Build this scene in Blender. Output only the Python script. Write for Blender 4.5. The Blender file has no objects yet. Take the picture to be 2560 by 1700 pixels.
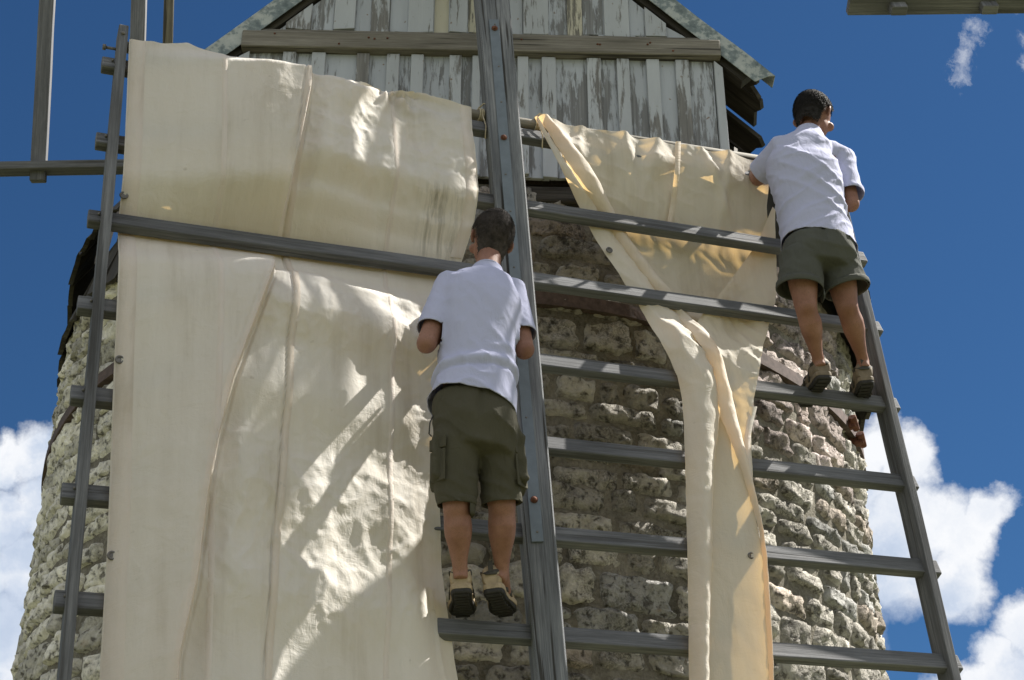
import bpy, bmesh, math, random
import numpy as np
from mathutils import Vector, Matrix, noise

C = bpy.context.scene.collection
SC = bpy.context.scene
random.seed(11)

# ------------------------------------------------------------------ frames
def rx(a): return Matrix.Rotation(a, 3, 'X')
def ry(a): return Matrix.Rotation(a, 3, 'Y')
def rz(a): return Matrix.Rotation(a, 3, 'Z')
D = math.radians
# lower sail: u across (to the right), v along the stock (up), w out towards the viewer
SAIL_O = Vector((0.037, 5.39, 4.685))
SAIL_M = rz(D(19.1)) @ rx(D(-4.4)) @ ry(D(-2.8))
def S(u, v, w=0.0): return SAIL_O + SAIL_M @ Vector((u, -w, v))
UDIR = SAIL_M @ Vector((1, 0, 0)); VDIR = SAIL_M @ Vector((0, 0, 1)); NDIR = SAIL_M @ Vector((0, -1, 0))

# ------------------------------------------------------------------ camera, sun, sky
cam_d = bpy.data.cameras.new('camera'); cam = bpy.data.objects.new('camera', cam_d); C.objects.link(cam)
cam.location = (0, 0, 1.6); cam.rotation_euler = (D(90 + 30.2), 0, 0)
cam_d.sensor_width = 36; cam_d.lens = 56.42; cam_d.clip_start = 0.05; cam_d.clip_end = 3000
SC.camera = cam
SUN_ALONG, SUN_OUT = D(51), D(2.0)
sun_dir = (math.cos(SUN_OUT) * (math.cos(SUN_ALONG) * UDIR + math.sin(SUN_ALONG) * VDIR) + math.sin(SUN_OUT) * NDIR).normalized()
sun_d = bpy.data.lights.new('sun', 'SUN'); sun_d.energy = 5.0; sun_d.angle = D(0.53); sun_d.color = (1.0, 0.955, 0.88)
sun = bpy.data.objects.new('sun', sun_d); C.objects.link(sun)
sun.rotation_euler = sun_dir.to_track_quat('Z', 'Y').to_euler(); sun.location = (20, 0, 30)
SC.view_settings.view_transform = 'Standard'; SC.view_settings.look = 'None'
SC.view_settings.exposure = 1.42; SC.view_settings.gamma = 1.0; SC.view_settings.use_curve_mapping = False
SC.render.engine = 'CYCLES'
SC.cycles.max_bounces = 8; SC.cycles.use_denoising = True

def nd(nt, t, **kw):
    n = nt.nodes.new(t)
    for k, v in kw.items():
        if k.startswith('i_'):
            key = k[2:]
            n.inputs[int(key) if key.isdigit() else key].default_value = v
        else: setattr(n, k, v)
    return n
def lk(nt, a, b): nt.links.new(a, b)
def math_n(nt, op, a, b=None, clamp=False):
    n = nt.nodes.new('ShaderNodeMath'); n.operation = op; n.use_clamp = clamp
    for i, s in enumerate((a, b)):
        if s is None: continue
        if isinstance(s, (int, float)): n.inputs[i].default_value = s
        else: lk(nt, s, n.inputs[i])
    return n.outputs[0]
def ramp(nt, fac, stops, interp='LINEAR'):
    n = nt.nodes.new('ShaderNodeValToRGB'); cr = n.color_ramp; cr.interpolation = interp
    while len(cr.elements) > 1: cr.elements.remove(cr.elements[0])
    for i, (p, c) in enumerate(stops):
        e = cr.elements[0] if i == 0 else cr.elements.new(p)
        e.position = p; e.color = (c[0], c[1], c[2], 1) if not isinstance(c, (int, float)) else (c, c, c, 1)
    lk(nt, fac, n.inputs[0]); return n.outputs[0]
def mixc(nt, fac, a, b, mode='MIX'):
    n = nt.nodes.new('ShaderNodeMix'); n.data_type = 'RGBA'; n.blend_type = mode
    for i, s in ((0, fac), (6, a), (7, b)):
        if isinstance(s, (int, float)): n.inputs[i].default_value = s
        elif isinstance(s, (tuple, list)): n.inputs[i].default_value = (s[0], s[1], s[2], 1)
        else: lk(nt, s, n.inputs[i])
    return n.outputs[2]
def vmul(nt, vec, s):
    n = nt.nodes.new('ShaderNodeVectorMath'); n.operation = 'MULTIPLY'; lk(nt, vec, n.inputs[0]); n.inputs[1].default_value = s; return n.outputs[0]
def vadd(nt, vec, s):
    n = nt.nodes.new('ShaderNodeVectorMath'); n.operation = 'ADD'; lk(nt, vec, n.inputs[0])
    if isinstance(s, (tuple, list)): n.inputs[1].default_value = s
    else: lk(nt, s, n.inputs[1])
    return n.outputs[0]
def noise_n(nt, vec, scale, detail=4, rough=0.55, out=0, dist=0.0):
    n = nt.nodes.new('ShaderNodeTexNoise'); n.inputs['Scale'].default_value = scale; n.inputs['Detail'].default_value = detail
    n.inputs['Roughness'].default_value = rough; n.inputs['Distortion'].default_value = dist
    if vec is not None: lk(nt, vec, n.inputs['Vector'])
    return n.outputs[out]

world = bpy.data.worlds.new('World'); SC.world = world; world.use_nodes = True
wt = world.node_tree; wt.nodes.clear()
wo = nd(wt, 'ShaderNodeOutputWorld'); bg = nd(wt, 'ShaderNodeBackground', i_Strength=0.055)
sky = nd(wt, 'ShaderNodeTexSky', sky_type='NISHITA', sun_disc=False)
sky.sun_elevation = math.asin(sun_dir.z); sky.sun_rotation = math.atan2(sun_dir.x, sun_dir.y)
sky.air_density = 1.0; sky.dust_density = 0.2; sky.ozone_density = 2.5; sky.altitude = 300
skyc = mixc(wt, 1.0, sky.outputs[0], (0.20, 0.355, 0.485), 'MULTIPLY')
tc = nd(wt, 'ShaderNodeTexCoord'); dirv = tc.outputs['Generated']
# cumulus: overlapping puffs whose edges are curled by warping the view direction with noise
def warp(vec, scale, amount, detail):
    n = noise_n(wt, vec, scale, detail, 0.62, out=1)
    c = nd(wt, 'ShaderNodeVectorMath', operation='SUBTRACT'); lk(wt, n, c.inputs[0]); c.inputs[1].default_value = (0.5, 0.5, 0.5)
    return vadd(wt, vec, vmul(wt, c.outputs[0], (amount,) * 3))
def unit(az, el): return Vector((math.sin(D(az)) * math.cos(D(el)), math.cos(D(az)) * math.cos(D(el)), math.sin(D(el))))
def disc(vec, d, r0, r1):
    n = nd(wt, 'ShaderNodeVectorMath', operation='DISTANCE'); lk(wt, vec, n.inputs[0]); n.inputs[1].default_value = d
    m = nd(wt, 'ShaderNodeMapRange'); m.interpolation_type = 'SMOOTHSTEP'
    lk(wt, n.outputs['Value'], m.inputs[0]); m.inputs[1].default_value = D(r0); m.inputs[2].default_value = D(r1); m.inputs[3].default_value = 1; m.inputs[4].default_value = 0
    return m.outputs[0]
def union(vals):
    t = None
    for v in vals: t = v if t is None else math_n(wt, 'MAXIMUM', t, v)
    return t
CLOUDS = [  # direction (degrees right of straight ahead, degrees up) and radius of each puff
    (14.0, 25.6, 1.3), (15.3, 24.9, 1.3), (14.6, 23.4, 2.0), (16.2, 23.0, 1.5), (14.6, 21.6, 2.1), (18.0, 22.9, 1.2), (17.1, 22.1, 1.5), (16.6, 21.0, 1.5), (12.8, 22.6, 2.4), (11.5, 20.5, 3.0), (13.0, 25.0, 1.8),
    (17.5, 18.4, 1.2), (18.8, 19.3, 1.3), (17.0, 17.3, 1.3), (18.6, 17.2, 2.0), (20.5, 18.4, 2.6), (16.2, 16.2, 1.8),
    (-16.8, 26.6, 1.2), (-16.0, 25.2, 2.2), (-18.1, 25.0, 1.3), (-19.3, 24.4, 1.2), (-17.4, 23.2, 1.8), (-18.9, 22.4, 1.5), (-19.6, 20.6, 1.8), (-17.6, 20.8, 2.0), (-18.5, 18.6, 2.0), (-19.4, 16.8, 2.2), (-17, 17.5, 2.2),
]
wv = warp(dirv, 16.0, 0.060, 9)
puffs = union([disc(wv, unit(az, el), r * 0.45, r * 1.12) for az, el, r in CLOUDS])
toward = vadd(wt, wv, tuple(sun_dir * 0.022 + Vector((0, 0, 0.012))))
thick = union([disc(toward, unit(az, el), r * 0.30, r * 1.15) for az, el, r in CLOUDS])
sep = nd(wt, 'ShaderNodeSeparateXYZ'); lk(wt, dirv, sep.inputs[0])
behind = nd(wt, 'ShaderNodeMapRange'); lk(wt, sep.outputs[1], behind.inputs[0])
behind.inputs[1].default_value = 0.55; behind.inputs[2].default_value = 0.2; behind.inputs[3].default_value = 0; behind.inputs[4].default_value = 1
field = ramp(wt, noise_n(wt, dirv, 2.6, 6, 0.55), [(0.34, 0.0), (0.52, 0.9)])  # unseen cloud overhead and behind the viewer, added to raise the ambient light
tot = math_n(wt, 'MAXIMUM', puffs, math_n(wt, 'MULTIPLY', field, behind.outputs[0]))
n_fine = noise_n(wt, dirv, 42.0, 8, 0.62)
cl = ramp(wt, math_n(wt, 'ADD', tot, math_n(wt, 'MULTIPLY', math_n(wt, 'SUBTRACT', n_fine, 0.5), 0.45)), [(0.10, 0.0), (0.42, 0.38), (0.95, 1.0)])
cl = math_n(wt, 'MULTIPLY', cl, ramp(wt, tot, [(0.0, 0.0), (0.12, 1.0)]))
# thin wisps high on the right
wv2 = warp(dirv, 14.0, 0.030, 6)
wz = union([disc(wv2, unit(az, el), 0.0, r) for az, el, r in ((20.5, 39.2, 0.75), (20.1, 38.7, 0.8), (19.7, 38.2, 0.85), (19.4, 37.6, 0.8), (22.9, 40.0, 1.1), (23.0, 38.6, 0.9), (22.5, 38.0, 0.6))])
wn = noise_n(wt, warp(vmul(wt, dirv, (1.0, 1.0, 0.62)), 30.0, 0.05, 6), 46.0, 10, 0.68)
wisp = math_n(wt, 'MULTIPLY', ramp(wt, math_n(wt, 'ADD', math_n(wt, 'MULTIPLY', wz, 0.42), math_n(wt, 'MULTIPLY', math_n(wt, 'SUBTRACT', wn, 0.5), 1.9)), [(0.16, 0.0), (0.75, 0.6)]), ramp(wt, wz, [(0.0, 0.0), (0.25, 1.0)]))
cl = math_n(wt, 'MAXIMUM', cl, wisp)
# bright where little cloud lies toward the sun, blue-grey in the thick of it
lit = math_n(wt, 'ADD', math_n(wt, 'MULTIPLY', thick, -0.62), math_n(wt, 'MULTIPLY', noise_n(wt, wv, 20.0, 7, 0.6), 0.9))
cc = ramp(wt, math_n(wt, 'ADD', lit, 0.50), [(0.18, (2.9, 3.6, 4.8)), (0.52, (4.2, 4.75, 5.7)), (0.98, (6.5, 6.6, 6.8))])
lk(wt, mixc(wt, cl, skyc, cc), bg.inputs['Color']); lk(wt, bg.outputs[0], wo.inputs[0])

# ------------------------------------------------------------------ materials
def new_mat(name):
    m = bpy.data.materials.new(name); m.use_nodes = True; nt = m.node_tree; nt.nodes.clear()
    out = nd(nt, 'ShaderNodeOutputMaterial'); p = nd(nt, 'ShaderNodeBsdfPrincipled'); lk(nt, p.outputs[0], out.inputs[0])
    p.inputs['Roughness'].default_value = 0.8; p.inputs['Specular IOR Level'].default_value = 0.3
    return m, nt, p, out
def bump(nt, p, h, strength, dist):
    b = nd(nt, 'ShaderNodeBump', i_Strength=strength, i_Distance=dist); lk(nt, h, b.inputs['Height']); lk(nt, b.outputs[0], p.inputs['Normal']); return b
def obj_rand(nt):
    return nd(nt, 'ShaderNodeObjectInfo').outputs['Random']
def uvn(nt): return nd(nt, 'ShaderNodeUVMap').outputs[0]

def wood_mat(name, dark, mid, light, crack=0.6):
    m, nt, p, out = new_mat(name)
    r = obj_rand(nt)
    comb = nd(nt, 'ShaderNodeCombineXYZ'); lk(nt, math_n(nt, 'MULTIPLY', r, 37.0), comb.inputs[0]); lk(nt, math_n(nt, 'MULTIPLY', r, 11.0), comb.inputs[1])
    uv = vadd(nt, uvn(nt), comb.outputs[0])
    grain = noise_n(nt, vmul(nt, uv, (2.4, 105.0, 1)), 1.0, 7, 0.66, dist=0.12)
    blot = noise_n(nt, vmul(nt, uv, (1.6, 9.0, 1)), 1.0, 4, 0.6)
    fine = noise_n(nt, vmul(nt, uv, (14, 260.0, 1)), 1.0, 3, 0.7)
    a = math_n(nt, 'ADD', math_n(nt, 'MULTIPLY', grain, 0.48), math_n(nt, 'MULTIPLY', blot, 0.52))
    col = ramp(nt, a, [(0.33, dark), (0.5, mid), (0.68, light)])
    cr = ramp(nt, noise_n(nt, vmul(nt, uv, (0.9, 34.0, 1)), 1.0, 3, 0.5, dist=0.2), [(0.37, 1.0), (0.41, 0.0)])
    col = mixc(nt, math_n(nt, 'MULTIPLY', cr, crack), col, (0.03, 0.027, 0.023))
    col = mixc(nt, 0.35, col, mixc(nt, 1.0, col, ramp(nt, fine, [(0.3, 0.5), (0.7, 1.3)]), 'MULTIPLY'))
    lk(nt, col, p.inputs['Base Color']); p.inputs['Roughness'].default_value = 0.82
    h = math_n(nt, 'SUBTRACT', math_n(nt, 'ADD', grain, math_n(nt, 'MULTIPLY', fine, 0.4)), math_n(nt, 'MULTIPLY', cr, 0.9))
    bump(nt, p, h, 0.38, 0.005)
    return m
M_rung = wood_mat('weathered_rung_wood', (0.058, 0.059, 0.062), (0.118, 0.120, 0.126), (0.225, 0.228, 0.238), 0.45)
M_stock = wood_mat('weathered_stock_wood', (0.06, 0.063, 0.070), (0.15, 0.157, 0.168), (0.33, 0.335, 0.345), 0.9)
M_beam = wood_mat('old_beam_wood', (0.10, 0.092, 0.075), (0.19, 0.175, 0.145), (0.32, 0.30, 0.26), 0.8)
M_dark = wood_mat('dark_roof_wood', (0.018, 0.016, 0.013), (0.045, 0.040, 0.032), (0.10, 0.092, 0.075), 0.7)

def paint_mat(name, paint, wood, amount):
    m, nt, p, out = new_mat(name)
    r = obj_rand(nt)
    comb = nd(nt, 'ShaderNodeCombineXYZ'); lk(nt, math_n(nt, 'MULTIPLY', r, 53.0), comb.inputs[0]); lk(nt, math_n(nt, 'MULTIPLY', r, 17.0), comb.inputs[1])
    uv = vadd(nt, uvn(nt), comb.outputs[0])
    n1 = noise_n(nt, vmul(nt, uv, (3.5, 26.0, 1)), 1.0, 9, 0.68, dist=0.3)
    n2 = noise_n(nt, vmul(nt, uv, (12, 90.0, 1)), 1.0, 5, 0.7)
    n3 = noise_n(nt, uv, 2.2, 3, 0.5)
    r2 = math_n(nt, 'FRACT', math_n(nt, 'MULTIPLY', r, 7.31))
    t = math_n(nt, 'ADD', math_n(nt, 'ADD', math_n(nt, 'MULTIPLY', n1, 0.62), math_n(nt, 'MULTIPLY', n2, 0.26)), math_n(nt, 'MULTIPLY', n3, 0.42))
    t = math_n(nt, 'ADD', t, math_n(nt, 'MULTIPLY', math_n(nt, 'SUBTRACT', r2, 0.5), amount))
    mask = ramp(nt, t, [(0.585, 0.0), (0.635, 1.0)])
    grain = noise_n(nt, vmul(nt, uv, (2.4, 95.0, 1)), 1.0, 6, 0.65)
    wcol = ramp(nt, grain, [(0.3, tuple(c * 0.62 for c in wood)), (0.55, wood), (0.75, tuple(min(1, c * 1.35) for c in wood))])
    pcol = mixc(nt, ramp(nt, noise_n(nt, vmul(nt, uv, (1.2, 6, 1)), 1.0, 5, 0.6), [(0.35, 0.0), (0.7, 0.6)]), paint, tuple(c * 0.72 for c in paint))
    rust = ramp(nt, noise_n(nt, uv, 26.0, 2, 0.5), [(0.70, 0.0), (0.76, 0.8)])
    pcol = mixc(nt, rust, pcol, (0.20, 0.13, 0.07))
    lk(nt, mixc(nt, mask, wcol, pcol), p.inputs['Base Color'])
    h = math_n(nt, 'ADD', math_n(nt, 'MULTIPLY', mask, 0.5), math_n(nt, 'MULTIPLY', grain, 0.7))
    bump(nt, p, h, 0.5, 0.004)
    return m
M_board = paint_mat('peeling_white_board', (0.47, 0.50, 0.54), (0.225, 0.228, 0.23), 0.13)
M_batten = paint_mat('peeling_batten', (0.47, 0.495, 0.52), (0.20, 0.195, 0.185), 0.15)
M_cream = paint_mat('cream_board', (0.56, 0.53, 0.42), (0.20, 0.19, 0.16), 0.15)

def zinc_mat():
    m, nt, p, out = new_mat('weathered_zinc')
    g = nd(nt, 'ShaderNodeTexCoord').outputs['Object']
    n1 = noise_n(nt, g, 9.0, 7, 0.65, dist=0.3); n2 = noise_n(nt, g, 34.0, 5, 0.65)
    t = math_n(nt, 'ADD', math_n(nt, 'MULTIPLY', n1, 0.7), math_n(nt, 'MULTIPLY', n2, 0.3))
    col = ramp(nt, t, [(0.40, (0.12, 0.15, 0.155)), (0.49, (0.21, 0.25, 0.25)), (0.53, (0.38, 0.41, 0.39)), (0.66, (0.47, 0.49, 0.46))])
    lk(nt, col, p.inputs['Base Color']); p.inputs['Metallic'].default_value = 0.15; p.inputs['Roughness'].default_value = 0.6
    bump(nt, p, n2, 0.25, 0.004); return m
M_zinc = zinc_mat()
def simple_mat(name, col, rough=0.7, metal=0.0, var=0.25, scale=30.0, bs=0.2, bd=0.003):
    m, nt, p, out = new_mat(name)
    g = nd(nt, 'ShaderNodeTexCoord').outputs['Object']
    n1 = noise_n(nt, g, scale, 6, 0.62)
    c = ramp(nt, n1, [(0.3, tuple(x * (1 - var) for x in col)), (0.7, tuple(min(1, x * (1 + var)) for x in col))])
    lk(nt, c, p.inputs['Base Color']); p.inputs['Roughness'].default_value = rough; p.inputs['Metallic'].default_value = metal
    bump(nt, p, n1, bs, bd); return m
M_steel = simple_mat('grey_painted_steel', (0.135, 0.160, 0.180), 0.5, 0.25, 0.12, 22.0, 0.08)
M_rust = simple_mat('rusty_iron', (0.13, 0.055, 0.035), 0.85, 0.1, 0.5, 60.0, 0.5)
M_hoop = simple_mat('rusty_hoop', (0.095, 0.068, 0.060), 0.8, 0.1, 0.4, 30.0, 0.4)
M_bolt = simple_mat('dull_bolt', (0.16, 0.15, 0.14), 0.6, 0.5, 0.3, 60.0)
def skin_mat():
    m, nt, p, out = new_mat('tanned_skin')
    g = nd(nt, 'ShaderNodeTexCoord').outputs['Object']
    a = noise_n(nt, g, 11.0, 5, 0.6); b = noise_n(nt, g, 160.0, 3, 0.6); hairy = ramp(nt, noise_n(nt, vmul(nt, g, (1, 1, 0.25)), 420.0, 2, 0.5), [(0.56, 0.0), (0.66, 0.45)])
    c = ramp(nt, a, [(0.3, (0.19, 0.088, 0.058)), (0.5, (0.245, 0.122, 0.084)), (0.7, (0.30, 0.160, 0.115))])
    c = mixc(nt, hairy, c, (0.10, 0.06, 0.04))
    lk(nt, c, p.inputs['Base Color']); p.inputs['Roughness'].default_value = 0.6; bump(nt, p, math_n(nt, 'ADD', b, a), 0.18, 0.002)
    return m
M_skin = skin_mat()
M_hairg = simple_mat('dark_greying_hair', (0.050, 0.041, 0.036), 0.85, 0.0, 0.5, 40.0)
M_hairb = simple_mat('black_hair', (0.014, 0.012, 0.011), 0.8, 0.0, 0.4, 40.0)
M_sole = simple_mat('black_rubber_sole', (0.030, 0.028, 0.027), 0.75, 0.0, 0.3, 50.0)
M_tan = simple_mat('tan_shoe_leather', (0.34, 0.265, 0.175), 0.75, 0.0, 0.25, 45.0)
M_brown = simple_mat('brown_shoe_leather', (0.17, 0.135, 0.095), 0.75, 0.0, 0.25, 45.0)
M_strap = simple_mat('dark_shoe_webbing', (0.06, 0.055, 0.048), 0.85, 0.0, 0.25, 60.0)
M_eye = simple_mat('eye_white', (0.7, 0.68, 0.65), 0.3, 0.0, 0.05)
M_cord = simple_mat('twine', (0.42, 0.36, 0.25), 0.9, 0.0, 0.3, 90.0)
def fabric_mat(name, col, fold=0.35, weave=900.0, var=0.08):
    m, nt, p, out = new_mat(name)
    g = nd(nt, 'ShaderNodeTexCoord').outputs['Object']
    n1 = noise_n(nt, g, 9.0, 5, 0.55, dist=0.6); n2 = noise_n(nt, g, weave, 2, 0.5); n3 = noise_n(nt, vmul(nt, g, (1, 1, 0.55)), 24.0, 3, 0.5, dist=1.0)
    c = ramp(nt, n1, [(0.3, tuple(x * (1 - var) for x in col)), (0.7, tuple(min(1, x * (1 + var)) for x in col))])
    lk(nt, c, p.inputs['Base Color']); p.inputs['Roughness'].default_value = 0.9; p.inputs['Specular IOR Level'].default_value = 0.15
    h = math_n(nt, 'ADD', math_n(nt, 'MULTIPLY', n3, 0.9), math_n(nt, 'MULTIPLY', n2, 0.06))
    bump(nt, p, h, fold, 0.012)
    tr = nd(nt, 'ShaderNodeBsdfTranslucent'); lk(nt, c, tr.inputs[0])
    mx = nd(nt, 'ShaderNodeMixShader', i_0=0.12); lk(nt, p.outputs[0], mx.inputs[1]); lk(nt, tr.outputs[0], mx.inputs[2]); lk(nt, mx.outputs[0], out.inputs[0])
    return m
M_shirt = fabric_mat('white_cotton', (0.46, 0.475, 0.63), 0.55, var=0.03)
M_olive = fabric_mat('olive_cargo_cotton', (0.082, 0.077, 0.055), 0.75)
M_green = fabric_mat('grey_green_cotton', (0.092, 0.095, 0.083), 0.65)

def canvas_mat(tint=(1.0, 1.0, 1.0), through=0.36, glow=(1.0, 0.68, 0.30)):
    m, nt, p, out = new_mat('sail_canvas')
    uv = uvn(nt)
    st = noise_n(nt, vmul(nt, uv, (1.6, 0.8, 1)), 1.6, 6, 0.6, dist=0.4)
    sv = noise_n(nt, vmul(nt, uv, (16.0, 0.9, 1)), 1.0, 6, 0.66)
    fx = noise_n(nt, vmul(nt, uv, (210.0, 24.0, 1)), 1.0, 3, 0.6); fy = noise_n(nt, vmul(nt, uv, (24.0, 210.0, 1)), 1.0, 3, 0.6)
    base = ramp(nt, math_n(nt, 'ADD', math_n(nt, 'MULTIPLY', st, 0.6), math_n(nt, 'MULTIPLY', sv, 0.4)),
                [(0.34, (0.63, 0.585, 0.505)), (0.46, (0.75, 0.718, 0.658)), (0.62, (0.80, 0.775, 0.725))])
    base = mixc(nt, 1.0, base, tint, 'MULTIPLY')
    spots = ramp(nt, noise_n(nt, uv, 13.0, 3, 0.6), [(0.70, 0.0), (0.78, 0.5)])
    base = mixc(nt, spots, base, (0.42, 0.36, 0.27))
    # a mildewed patch of dark vertical runs where the cloth used to lie against the stock
    sp = nd(nt, 'ShaderNodeSeparateXYZ'); lk(nt, uv, sp.inputs[0])
    du = math_n(nt, 'ABSOLUTE', math_n(nt, 'ADD', sp.outputs[0], 0.31)); dv = math_n(nt, 'ABSOLUTE', math_n(nt, 'SUBTRACT', sp.outputs[1], 0.54))
    pm = math_n(nt, 'MULTIPLY', ramp(nt, du, [(0.05, 1.0), (0.115, 0.0)]), ramp(nt, dv, [(0.10, 1.0), (0.17, 0.0)]))
    runs = ramp(nt, noise_n(nt, vmul(nt, uv, (40.0, 4.0, 1)), 1.0, 7, 0.72, dist=0.5), [(0.44, 0.0), (0.66, 1.0)])
    base = mixc(nt, math_n(nt, 'MULTIPLY', math_n(nt, 'MULTIPLY', pm, runs), 0.6), base, (0.20, 0.18, 0.145))
    lk(nt, base, p.inputs['Base Color']); p.inputs['Roughness'].default_value = 0.92; p.inputs['Specular IOR Level'].default_value = 0.1
    cr = noise_n(nt, vmul(nt, uv, (1.0, 1.0, 1)), 11.0, 5, 0.6, dist=1.2)
    cr2 = noise_n(nt, vmul(nt, uv, (1.0, 0.35, 1)), 30.0, 4, 0.6, dist=0.6)
    h = math_n(nt, 'ADD', math_n(nt, 'ADD', math_n(nt, 'MULTIPLY', cr, 0.8), math_n(nt, 'MULTIPLY', cr2, 0.45)), math_n(nt, 'MULTIPLY', math_n(nt, 'ADD', fx, fy), 0.10))
    b = bump(nt, p, h, 0.55, 0.012)
    tr = nd(nt, 'ShaderNodeBsdfTranslucent'); lk(nt, mixc(nt, 1.0, base, glow, 'MULTIPLY'), tr.inputs[0])
    mx = nd(nt, 'ShaderNodeMixShader', i_0=through); lk(nt, p.outputs[0], mx.inputs[1]); lk(nt, tr.outputs[0], mx.inputs[2]); lk(nt, mx.outputs[0], out.inputs[0])
    return m
M_canvas = canvas_mat()
M_seam = canvas_mat((0.97, 0.95, 0.91))
M_seam.name = 'sail_seam_canvas'
M_glow_canvas = canvas_mat((1.0, 0.99, 0.96), 0.40, (1.0, 0.70, 0.32))  # same canvas, made more translucent and warmer to strengthen the golden glow
M_glow_canvas.name = 'glow_sail_canvas'

def stone_mat():
    m, nt, p, out = new_mat('rubble_stone')
    g = nd(nt, 'ShaderNodeNewGeometry').outputs['Position']
    tone = nd(nt, 'ShaderNodeAttribute', attribute_name='tone').outputs['Color']
    n1 = noise_n(nt, g, 7.0, 7, 0.65); n2 = noise_n(nt, g, 28.0, 7, 0.7, dist=0.3); n3 = noise_n(nt, g, 110.0, 4, 0.7)
    mot = ramp(nt, math_n(nt, 'ADD', math_n(nt, 'MULTIPLY', n1, 0.5), math_n(nt, 'MULTIPLY', n2, 0.5)), [(0.34, 0.45), (0.5, 0.95), (0.66, 1.25)])
    col = mixc(nt, 1.0, tone, mot, 'MULTIPLY')
    pit = ramp(nt, n2, [(0.36, 1.0), (0.44, 0.0)])
    sepg = nd(nt, 'ShaderNodeSeparateXYZ'); lk(nt, g, sepg.inputs[0])
    west = ramp(nt, math_n(nt, 'MULTIPLY', math_n(nt, 'ADD', sepg.outputs[0], 2.2), 0.5), [(0.0, 0.25), (0.6, 1.0)])
    dk = math_n(nt, 'MULTIPLY', ramp(nt, noise_n(nt, g, 3.4, 5, 0.65), [(0.48, 0.0), (0.62, 0.85)]), west)
    sooty = math_n(nt, 'MULTIPLY', dk, ramp(nt, n3, [(0.40, 0.0), (0.60, 1.0)]))
    col = mixc(nt, math_n(nt, 'MULTIPLY', sooty, 0.85), col, (0.055, 0.052, 0.045))
    col = mixc(nt, math_n(nt, 'MULTIPLY', pit, 0.6), col, (0.09, 0.08, 0.065))
    och = ramp(nt, noise_n(nt, g, 4.6, 5, 0.6), [(0.68, 0.0), (0.74, 0.55)])
    col = mixc(nt, math_n(nt, 'MULTIPLY', och, 0.8), col, (0.42, 0.27, 0.11))
    lk(nt, col, p.inputs['Base Color']); p.inputs['Roughness'].default_value = 0.95; p.inputs['Specular IOR Level'].default_value = 0.1
    vo = nd(nt, 'ShaderNodeTexVoronoi', i_Scale=20.0); lk(nt, vadd(nt, g, vmul(nt, noise_n(nt, g, 16.0, 4, 0.6, out=1), (0.09, 0.09, 0.09))), vo.inputs['Vector'])
    n2b = math_n(nt, 'ADD', n2, math_n(nt, 'MULTIPLY', vo.outputs['Distance'], -0.55))
    h = math_n(nt, 'ADD', math_n(nt, 'ADD', n2b, math_n(nt, 'MULTIPLY', n3, 0.35)), math_n(nt, 'MULTIPLY', pit, -0.35))
    bump(nt, p, h, 0.9, 0.022)
    return m
M_stone = stone_mat()
def mortar_mat():
    m, nt, p, out = new_mat('lime_mortar')
    g = nd(nt, 'ShaderNodeNewGeometry').outputs['Position']
    n1 = noise_n(nt, g, 5.0, 7, 0.62); n2 = noise_n(nt, g, 60.0, 6, 0.7)
    col = ramp(nt, math_n(nt, 'ADD', math_n(nt, 'MULTIPLY', n1, 0.6), math_n(nt, 'MULTIPLY', n2, 0.4)), [(0.36, (0.085, 0.078, 0.064)), (0.5, (0.20, 0.185, 0.152)), (0.64, (0.32, 0.30, 0.255))])
    lk(nt, col, p.inputs['Base Color']); p.inputs['Roughness'].default_value = 0.97; p.inputs['Specular IOR Level'].default_value = 0.05
    bump(nt, p, math_n(nt, 'ADD', n2, n1), 0.8, 0.02); return m
M_mortar = mortar_mat()
def ground_mat():
    m, nt, p, out = new_mat('dry_grass_ground')
    g = nd(nt, 'ShaderNodeNewGeometry').outputs['Position']
    n1 = noise_n(nt, g, 0.25, 6, 0.6); n2 = noise_n(nt, g, 14.0, 6, 0.7)
    col = ramp(nt, math_n(nt, 'ADD', math_n(nt, 'MULTIPLY', n1, 0.6), math_n(nt, 'MULTIPLY', n2, 0.4)), [(0.36, (0.05, 0.062, 0.022)), (0.5, (0.095, 0.10, 0.045)), (0.64, (0.17, 0.155, 0.09))])
    lk(nt, col, p.inputs['Base Color']); bump(nt, p, n2, 0.6, 0.05); return m

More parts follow.
